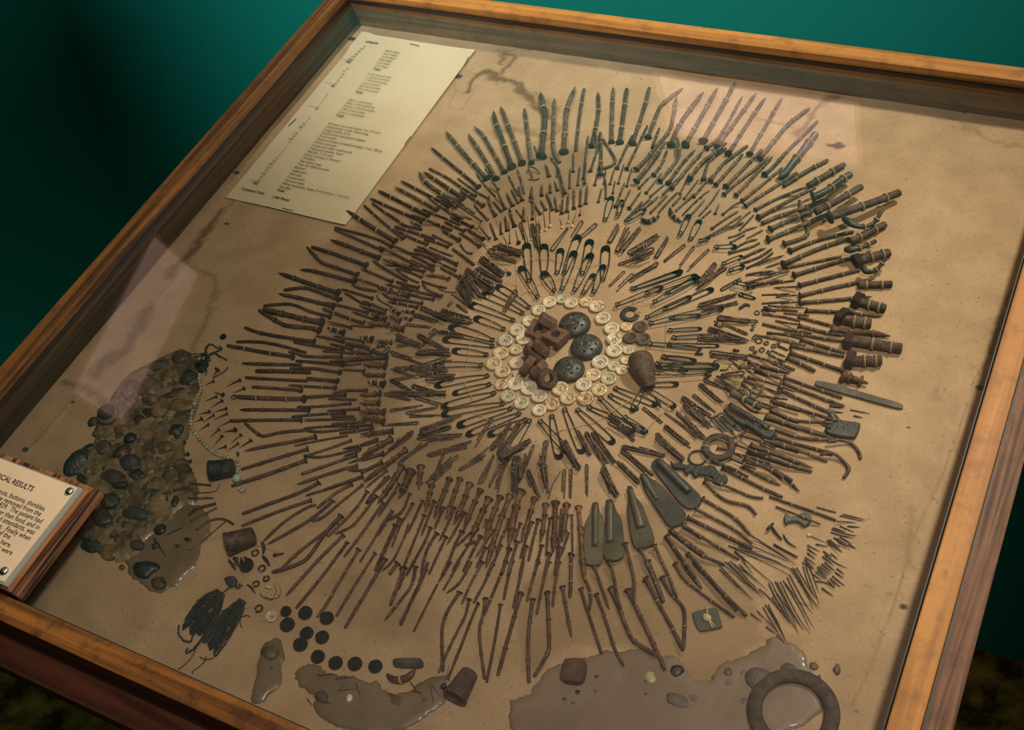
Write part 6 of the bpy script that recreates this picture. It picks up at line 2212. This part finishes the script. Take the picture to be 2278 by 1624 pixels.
# ---- beads
def bead(px, py, d, mat, name='glass_bead', hole=True, squash=.8):
    sc = scale_at(px, py); R = d * sc * .5; c = at(px, py, ZBRD + R * squash)
    k = (mat.name, hole)
    if k not in BEADS: BEADS[k] = mesh('bead', *polar([(math.sin(q) + 1e-4, -.85 * math.cos(q)) for q in np.linspace(0.12, PI - .12, 12)], 18), mat)
    o = single(name, BEADS[k], Vector((c.x, c.y, ZBRD + R * .85 + .0003))); o.matrix_world = o.matrix_world @ Matrix.Scale(R, 4); return o
BEADS = {}
t = T(100, 720, 3.609)
path = t((1243, 412), (1240, 470), (1262, 520), (1235, 570), (1200, 640), (1175, 730), (1172, 830), (1225, 905), (1280, 970), (1340, 1030), (1400, 1060), (1470, 1078))
pp, _ = resample(chaikin([(x, y, 0) for x, y in path], 2), 7.6)
bl = []
for i, q in enumerate(pp): bl.append(bead(q[0], q[1], 8.6 + .8 * math.sin(i * 2.3), M_BEADG if i % 9 else M_BEADT))
for q in t((1545, 1100), (1556, 1135), (1552, 1165), (1540, 1190), (1560, 1325), (1580, 1345), (1594, 1332)): bl.append(bead(*q, 9.2, M_BEADG))
for i, o in enumerate(bl):
    w_ = WORDS[i] if i < len(WORDS) else ('last' if i == len(bl) - 1 else 'twenty-' + WORDS[i - 20])
    tagit(o, f'small grey-green bead, {w_} along the curved string from the black tangle', 'bead', 'beads of the pale string')
big = bead(*t((1543, 1243))[0], 21, M_BEADT, 'large_bead'); tagit(big, 'large turquoise bead below the dark green thimble', 'bead')
def bunch(name, label, strands, seed, bd=4.6, lumpy=True):
    r = np.random.default_rng(seed); base = at(*strands[0][0]); sph = polar([(math.sin(q) + 1e-4, -math.cos(q)) for q in np.linspace(0.2, PI - .2, 6)], 7); VF = []; TH_ = []
    for st_ in strands:
        q, _ = resample(chaikin([(x, y, 0) for x, y in st_], 2), bd * .92); lift = r.uniform(.0, .0045); W3 = []
        for i, p in enumerate(q):
            R = bd * scale_at(p[0], p[1]) * .5 * r.uniform(.85, 1.15); e = math.sin(PI * i / max(1, len(q) - 1)); c = at(p[0] + r.normal(0, .5), p[1] + r.normal(0, .5), ZBRD + R + lift * e); c.z = ZBRD + R + lift * e + .0003
            if bd: VF.append((sph[0] * R + np.array(c - base), sph[1]))
            W3.append(tuple(c - base))
        TH_.append(tube(W3, .00035, 4))
    o = root(name, Vector(base)); b = part('beads', mesh('beads', *join(*VF), M_BEADK), o); b['kind'] = 'stuff'
    part('thread', mesh('thread', *join(*TH_), M_BLACK), o); tagit(o, label, 'bead bunch'); return o
t = T(160, 1080, 3.308); r = np.random.default_rng(5)
def strands(A, B_, w, n, loop=.8, bulge=.25):
    A, B_ = np.array(A, float), np.array(B_, float); d = B_ - A; nr = np.array([-d[1], d[0]]) / np.linalg.norm(d); out = []
    for i in range(n):
        s1 = (i / (n - 1) - .5) * 2; s2 = s1 * .8 + r.normal(0, .2); e = 1 + r.normal(0, .05) - .10 * r.random()
        out.append([tuple(A + nr * s1 * w * .18), tuple(A + d * .3 + nr * (s1 * w * .5 + r.normal(0, 5))), tuple(A + d * .65 * e + nr * (s2 * w * .52 + r.normal(0, 7))), tuple(A + d * e + nr * s2 * w * .42), tuple(A + d * .8 * e + nr * (s2 * w * .40 + r.normal(0, 8))), tuple(A + d * .45 + nr * (s1 * w * .35 + r.normal(0, 9)))])
    return [t(*q) for q in out]
b1 = strands((1095, 790), (850, 1090), 185, 22) + [t((790, 1030), (780, 1090), (830, 1150), (880, 1150), (890, 1090))] + [t((1010, 1000), (960, 1130), (880, 1220), (830, 1245), (850, 1200))] + [t((1050, 900), (1010, 1040), (960, 1120), (905, 1210))]
bunch('bead_bunch', 'black bunch of seed bead strings farther from the near rail, looser of two', b1, 3)
b2 = strands((1255, 850), (1000, 1210), 135, 18) + [t((1270, 880), (1200, 1050), (1120, 1180), (1040, 1280), (1060, 1200))]
bunch('bead_bunch', 'black bunch of seed bead strings with trailing threads, tighter of two', b2, 4)
for i, (P, lab) in enumerate([(t((905, 1215), (880, 1270), (830, 1320), (780, 1355)), 'black thread end trailing to the near rail'), (t((985, 1255), (985, 1290), (930, 1340), (885, 1370), (885, 1385)), 'black thread curling below the tighter bead bunch'), (t((940, 1260), (980, 1285), (1040, 1270)), 'short black thread across the foot of the tighter bunch'), (t((1100, 925), (1170, 900)), 'short black thread between the bead bunches'), (t((1230, 975), (1270, 958), (1300, 955), (1305, 970)), 'black thread hook beside the tighter bead bunch'), (t((1240, 980), (1235, 1010), (1250, 1045)), 'small black thread dropping from the thread hook'), (t((1175, 730), (1140, 765), (1110, 790)), 'black stem linking the leaf scrap and bead bunch'), (t((925, 840), (925, 880), (940, 920)), 'black thread sticking up from the looser bunch')]):
    add_wire(['c', 10 / 3.3, False, '', P], 'thread_end', '', 'thread', 'loose black threads', M_BLACK, label=lab)
t = T(100, 720, 3.609)
tang = [t((1200, 270), (1280, 250), (1300, 180), (1350, 160), (1380, 200), (1420, 200)), t((1280, 290), (1330, 240), (1400, 220), (1425, 200), (1400, 180)), t((1260, 330), (1300, 280), (1340, 230), (1380, 240), (1400, 260), (1455, 290)), t((1230, 380), (1290, 330), (1310, 260), (1280, 200), (1320, 165)), t((1150, 250), (1220, 245), (1290, 238)), t((1200, 300), (1250, 330), (1300, 370), (1290, 410)), t((1180, 350), (1240, 300), (1300, 320), (1320, 280)), t((1220, 400), (1200, 340), (1260, 290), (1330, 300))] + [[(float(a), float(b)) for a, b in zip(np.cumsum(r.normal(0, 4, 6)) + 100 + 1250 / 3.609, np.cumsum(r.normal(0, 4, 6)) + 720 + 320 / 3.609)] for _ in range(14)]
bunch('thread_tangle', 'black tangle of beaded thread at the head of the pale bead string', tang, 8, 3.6)
# ---- lumps and stones in the glue
t = T(100, 720, 3.609)
for x, y, rx, ry, ro, c in [(925, 330, 85, 58, -25, 'n'), (1090, 275, 78, 66, -20, 'n'), (985, 400, 105, 60, -8, 'h'), (1152, 430, 76, 92, 0, 'k'), (1265, 345, 45, 60, 0, 'k'), (682, 530, 84, 86, 0, 'p'), (830, 510, 110, 84, 0, 'p'), (1035, 565, 48, 95, 40, 'r'), (1090, 650, 105, 62, -10, 'h'), (870, 725, 115, 60, 5, 'r'), (765, 770, 62, 60, 20, 'r'), (385, 780, 46, 52, 0, 'n'), (255, 1100, 92, 130, 15, 'k'), (340, 1000, 40, 60, 25, 'k'), (470, 1000, 66, 78, 0, 'n'), (560, 1010, 45, 72, 15, 'n'), (688, 925, 55, 56, 0, 'k'), (625, 1030, 60, 80, 10, 'r'), (700, 1112, 106, 76, 18, 's'), (1060, 860, 70, 60, -20, 'g'), (970, 990, 95, 80, 0, 'a'), (1000, 1215, 88, 62, -10, 'o'), (560, 1240, 120, 56, 0, 'n'), (740, 1222, 72, 50, -10, 'g'), (480, 1170, 30, 30, 0, 'g'), (820, 1352, 54, 70, 0, 'g'), (705, 1345, 80, 60, 0, 'o'), (730, 1430, 90, 48, 0, 'o'), (742, 1530, 110, 70, 0, 's'), (530, 1420, 84, 80, 0, 'g'), (610, 1300, 90, 40, -25, 'g'), (305, 1250, 62, 44, 10, 'g'), (915, 868, 22, 20, 0, 'k'), (840, 620, 70, 60, 0, 'a'), (930, 700, 90, 70, 0, 'a'), (620, 860, 80, 50, 0, 'a'), (850, 1100, 90, 60, 30, 'a'), (1085, 1120, 60, 50, 20, 'a'), (900, 1350, 50, 60, 20, 'n'), (440, 880, 60, 40, -20, 'o'), (700, 620, 70, 50, 0, 'a')]:
    q = t((x, y))[0]; stone(q[0], q[1], rx / 3.609, ry / 3.609, ro, c)
t = T(160, 1080, 3.308)
for x, y, rx, ry, ro, c in [(100, 340, 80, 62, 0, 'n'), (140, 440, 92, 54, 0, 'g'), (215, 230, 110, 70, 0, 'g'), (60, 250, 60, 60, 0, 'g'), (655, 325, 50, 46, 0, 'k'), (485, 445, 62, 44, 0, 'n'), (375, 465, 28, 26, 0, 'n'), (615, 448, 34, 32, 0, 'k'), (775, 448, 42, 26, 10, 'k'), (860, 405, 48, 18, 0, 'k'), (535, 615, 92, 80, 0, 'k'), (637, 722, 66, 58, 0, 'n'), (765, 125, 48, 34, 60, 'k'), (300, 380, 70, 50, 0, 'n'), (270, 480, 80, 60, 0, 'a'), (365, 600, 26, 24, 0, 'a')]:
    q = t((x, y))[0]; stone(q[0], q[1], rx / 3.308, ry / 3.308, ro, c)
q = T(560, 1250, 3.41)((140, 688))[0]; stone(q[0], q[1], 21, 18, 0, 'o'); q = T(560, 1250, 3.41)((155, 810))[0]; stone(q[0], q[1], 14, 11, 0, 'n')
t = T(560, 1280, 3.56)
for x, y, rx, ry, ro, c in [(555, 960, 62, 48, 20, 'n'), (775, 978, 27, 36, -20, 'w'), (505, 992, 16, 14, 0, 'c'), (600, 1010, 40, 30, 0, 'n'), (1370, 990, 24, 22, 0, 'n'), (1522, 885, 20, 18, 0, 'k'), (1150, 990, 90, 40, 0, 'n')]:
    q = t((x, y))[0]; stone(q[0], q[1], rx / 3.56, ry / 3.56, ro, c)
t = T(1150, 1280, 3.254)
for x, y, rx, ry, ro, c in [(965, 745, 44, 54, -20, 'y'), (1152, 700, 46, 52, 0, 'k'), (1755, 748, 90, 86, 0, 'e'), (1985, 705, 74, 58, 25, 'e'), (1525, 710, 34, 40, 0, 'e'), (1530, 775, 30, 30, 0, 'e'), (1640, 708, 34, 28, 0, 'e'), (580, 740, 28, 24, 0, 'g'), (378, 810, 26, 24, 0, 'g'), (290, 884, 28, 22, 0, 'k'), (350, 902, 26, 24, 0, 'k'), (405, 925, 30, 22, 0, 'g'), (442, 850, 24, 24, 0, 'g'), (490, 892, 28, 26, 0, 'g'), (935, 870, 24, 24, 0, 'g'), (1275, 885, 60, 46, 0, 'e'), (1650, 912, 46, 34, 0, 'e'), (1160, 905, 80, 44, 0, 'e'), (695, 850, 15, 15, 0, 'c'), (880, 850, 14, 14, 0, 'c'), (1120, 810, 13, 13, 0, 'c'), (1080, 795, 12, 12, 0, 'c'), (1875, 805, 14, 14, 0, 'c'), (740, 905, 14, 14, 0, 'c'), (865, 905, 10, 10, 0, 'c'), (1990, 800, 12, 12, 0, 'h'), (850, 940, 13, 13, 0, 'c'), (1250, 940, 13, 13, 0, 'c'), (2148, 655, 34, 30, 0, 'e'), (2187, 735, 16, 20, 0, 'e'), (130, 940, 26, 16, 0, 'k'), (30, 920, 34, 20, 0, 'k'), (1430, 740, 24, 20, 0, 'e'), (770, 740, 50, 20, 20, 'n'), (570, 850, 30, 24, 0, 'e'), (1900, 790, 70, 18, 0, 'e')]:
    q = t((x, y))[0]; stone(q[0], q[1], rx / 3.254, ry / 3.254, ro, c, .4)
q = (1861.5, 1488); stone(*q, 9, 13, -20, 'n', .4, look='brown', cat='seed')
blk = plate('iron_block', 'square rusty iron block with a frayed top on the grey-brown pool', 'metal piece', None, t((345, 600), (440, 590), (500, 605), (495, 690), (470, 765), (390, 765), (312, 745), (320, 680)), .0075, M_NUT, .0010)
rg = torus_ring(*t((2000, 985))[0], .0240, .0048, M_BOLT, 'dark_ring', 'broad dark ring half sunk in the grey-brown pool', 'ring', .5)
gm = B2([(400, 790), (330, 820), (262, 880), (222, 950), (205, 1010), (170, 1060), (240, 1110), (225, 1180), (260, 1235), (300, 1230), (340, 1170), (400, 1100), (395, 1010), (415, 940), (435, 880), (430, 810)])
ga = np.array(gm); rg_ = np.random.default_rng(77); lo, hi = ga.min(0), ga.max(0); gv = {0: [], 1: [], 2: []}; n_ = 0
while n_ < 260:
    p = lo + rg_.random(2) * (hi - lo)
    if poly_sd(np.array([[p[0]]]), np.array([[p[1]]]), gm)[0, 0] < .003: continue
    R = rg_.uniform(.0010, .0042); v, f = blob(R * rg_.uniform(.8, 1.4), R * rg_.uniform(.7, 1.1), R * .6, n_, rough=.22, sub=2); a_ = rg_.uniform(0, 6.3)
    v = v @ np.array([[math.cos(a_), math.sin(a_), 0], [-math.sin(a_), math.cos(a_), 0], [0, 0, 1]]) + np.array([p[0], p[1], ZBRD + .0020 - R * .08]); gv[int(rg_.integers(0, 3))].append((v, f)); n_ += 1
gr = link(bpy.data.objects.new('gravel', None)); gr.matrix_world = MB; tagit(gr, 'small brown and black gravel bedded all over the amber glue mass', 'gravel', None, 'stuff')
for k_, c_ in ((0, 'n'), (1, 'a'), (2, 'o')):
    pp_ = part('grains', mesh('grains', *join(*gv[k_]), stone_mat(c_)), gr); pp_['kind'] = 'stuff'
# stepped black cap on the amber mass
q = T(100, 720, 3.609)((512, 745))[0]; sc_ = scale_at(*q); R = 24 * sc_; c = at(*q, ZBRD + .003)
o = root('stepped_cap', Vector((c.x, c.y, ZBRD + .0042))); o.matrix_world = o.matrix_world @ Matrix.Rotation(.15, 4, 'Y'); part('rim', mesh('rim', *polar([(R, 0), (R * 1.02, .001), (R * .95, .0026), (R * .80, .003)], 40), stone_mat('o')), o)
part('dome', mesh('dome', *polar([(R * .80, .002), (R * .80, .0045), (R * .68, .0062), (R * .50, .0064), (R * .46, .0076), (R * .2, .0090), (.0003, .0092)], 56), M_BLACK, False), o, Matrix.Translation((-.0015, .001, 0)))
tagit(o, 'black stepped cap with a pale rim on the amber glue mass', 'cap')
# brown bean
t = T(640, 1430, 2.817); P = t((622, 195), (650, 228), (700, 235), (760, 215), (800, 165))
k_ = ['w', 56 / 2.817, False, '', P]; pts = P; r_b = 56 / 2.817 * scale_at(*P[2]) * .5 * .85
P3, s3 = drape(P, r_b * .7, step=.0012, slope=.3); P3 = P3 + np.array([0, 0, ZBRD]); base = Vector(P3[len(P3) // 2]); tt = s3 / s3[-1]
o = root('brown_bean', base); part('bean_body', mesh('bean_body', *tube(P3 - np.array(base), r_b * (1 - np.abs(tt * 2 - 1) ** 3.5 * .75) * (1 + .03 * np.sin(s3 * 1500)), 18, flat=.75), rust('bean_brown', (0.060, 0.026, 0.016), (0.12, 0.060, 0.038), rough=.35)), o); add_ties(o, P3, base, r_b * .85, [.5], 1.05); tagit(o, 'curved glossy brown bean-like lump under the grey metal bar', 'seed')
q = (496, 749); it = ['v', 15.5, False, '', [q]]; add_spiral(it); SPIR[-1][0]['label'] = ''; lone = SPIR.pop()[0]; tagit(lone, 'lone small black button beyond the thread tangle', 'button'); lone.name = 'black_button'
# ---- threads laid in rings round the centre
t = T(1000, 500, 3.609)
TR_ = [(t((530, 290), (650, 270), (860, 275), (960, 325), (1080, 330), (1290, 310)), 'across the green-black safety pins, upper line'), (t((640, 540), (700, 480), (760, 450), (860, 430), (1000, 430), (1200, 475)), 'across the feet of the green-black safety pins'), (t((555, 580), (620, 530), (690, 515)), 'short, beside the crossed hairpin'), (t((395, 680), (340, 760), (325, 825), (170, 912), (150, 1080), (115, 1220)), 'curving past the pins that face the tacks'), (t((120, 1260), (185, 1410)), 'short, below the curving thread'), (t((190, 1500), (300, 1560), (380, 1610)), 'below the pins, facing the rusty dimpled thimble'), (t((1740, 800), (1735, 900), (1745, 960), (1700, 1050)), 'over the pins behind the dark brown buttons'), (t((850, 1660), (1180, 1590), (1330, 1480), (1520, 1370)), 'long line across the near hairpins'), (t((1560, 1660), (1780, 1440), (1880, 1230)), 'rising past the tapered thimble'), (t((530, 330), (545, 520), (560, 590)), 'hanging from the upper thread line'), (t((1460, 570), (1560, 640), (1660, 620)), 'knotted near the split washer'), (t((450, 420), (540, 500)), 'short, beside the lone black ball pin')]
for P, lab in TR_:
    add_wire(['c', 1.5, False, '', P], 'cotton_thread', '', 'thread', 'pale threads laid over the pins', M_THREAD, label='pale cotton thread ' + lab)
# ---- labels
flush()
TACKS.sort(key=lambda q: (round(q[1][1] / 14), q[1][0]))
for i, (o, p) in enumerate(TACKS):
    tagit(o, f'small dark carpet tack near the beads, {WORDS[min(i, len(WORDS) - 1)]} from the far rail', 'tack', 'scattered carpet tacks')
SPIR.sort(key=lambda q: q[1][0] + q[1][1])
for i, (o, p) in enumerate(SPIR):
    tagit(o, f'round black button with spiral grooves, {WORDS[i]} along the trail towards the near bar', 'button', 'spiral-grooved black buttons')
by = {}
for o, look, p in BTN_IT: by.setdefault(look, []).append((angle(*p), o, p))
for look, L_ in by.items():
    L_.sort(key=lambda q: (q[0] + 90) % 360)
    for i, (a, o, p) in enumerate(L_):
        if math.hypot(p[0] - CEN[0], p[1] - CEN[1]) > 400: tagit(o, 'cream button with a shank, alone beside the spiral black buttons' if p[0] < 700 else look + ' apart from the ring', 'button', 'buttons'); continue
        tagit(o, f'{look} of the central ring, {WORDS[i]} of its kind clockwise', 'button', 'buttons of the central ring')
by = {}
for q in STN: by.setdefault((q[1], q[2], 'far' if q[5] < 1010 else 'near' if q[4] < 560 else 'nearest rail'), []).append(q)
for (look, cat, zone), L_ in by.items():
    L_.sort(key=lambda q: (q[5], q[4]))
    for i, q in enumerate(L_):
        where = {'far': 'in the upper amber glue', 'near': 'in glue near the plaque', 'nearest rail': 'in the near pools'}[zone]
        if q[5] > 1480 and 1855 < q[4] < 1870: lab = 'small brown oval seed alone past the grey-brown pool'
        else: lab = f'{look} lump {where}' + (f', {WORDS[i]} of its colour from the far side' if len(L_) > 1 else '')
        tagit(q[0], lab, cat, q[3])
print('OBJS', len(bpy.data.objects))
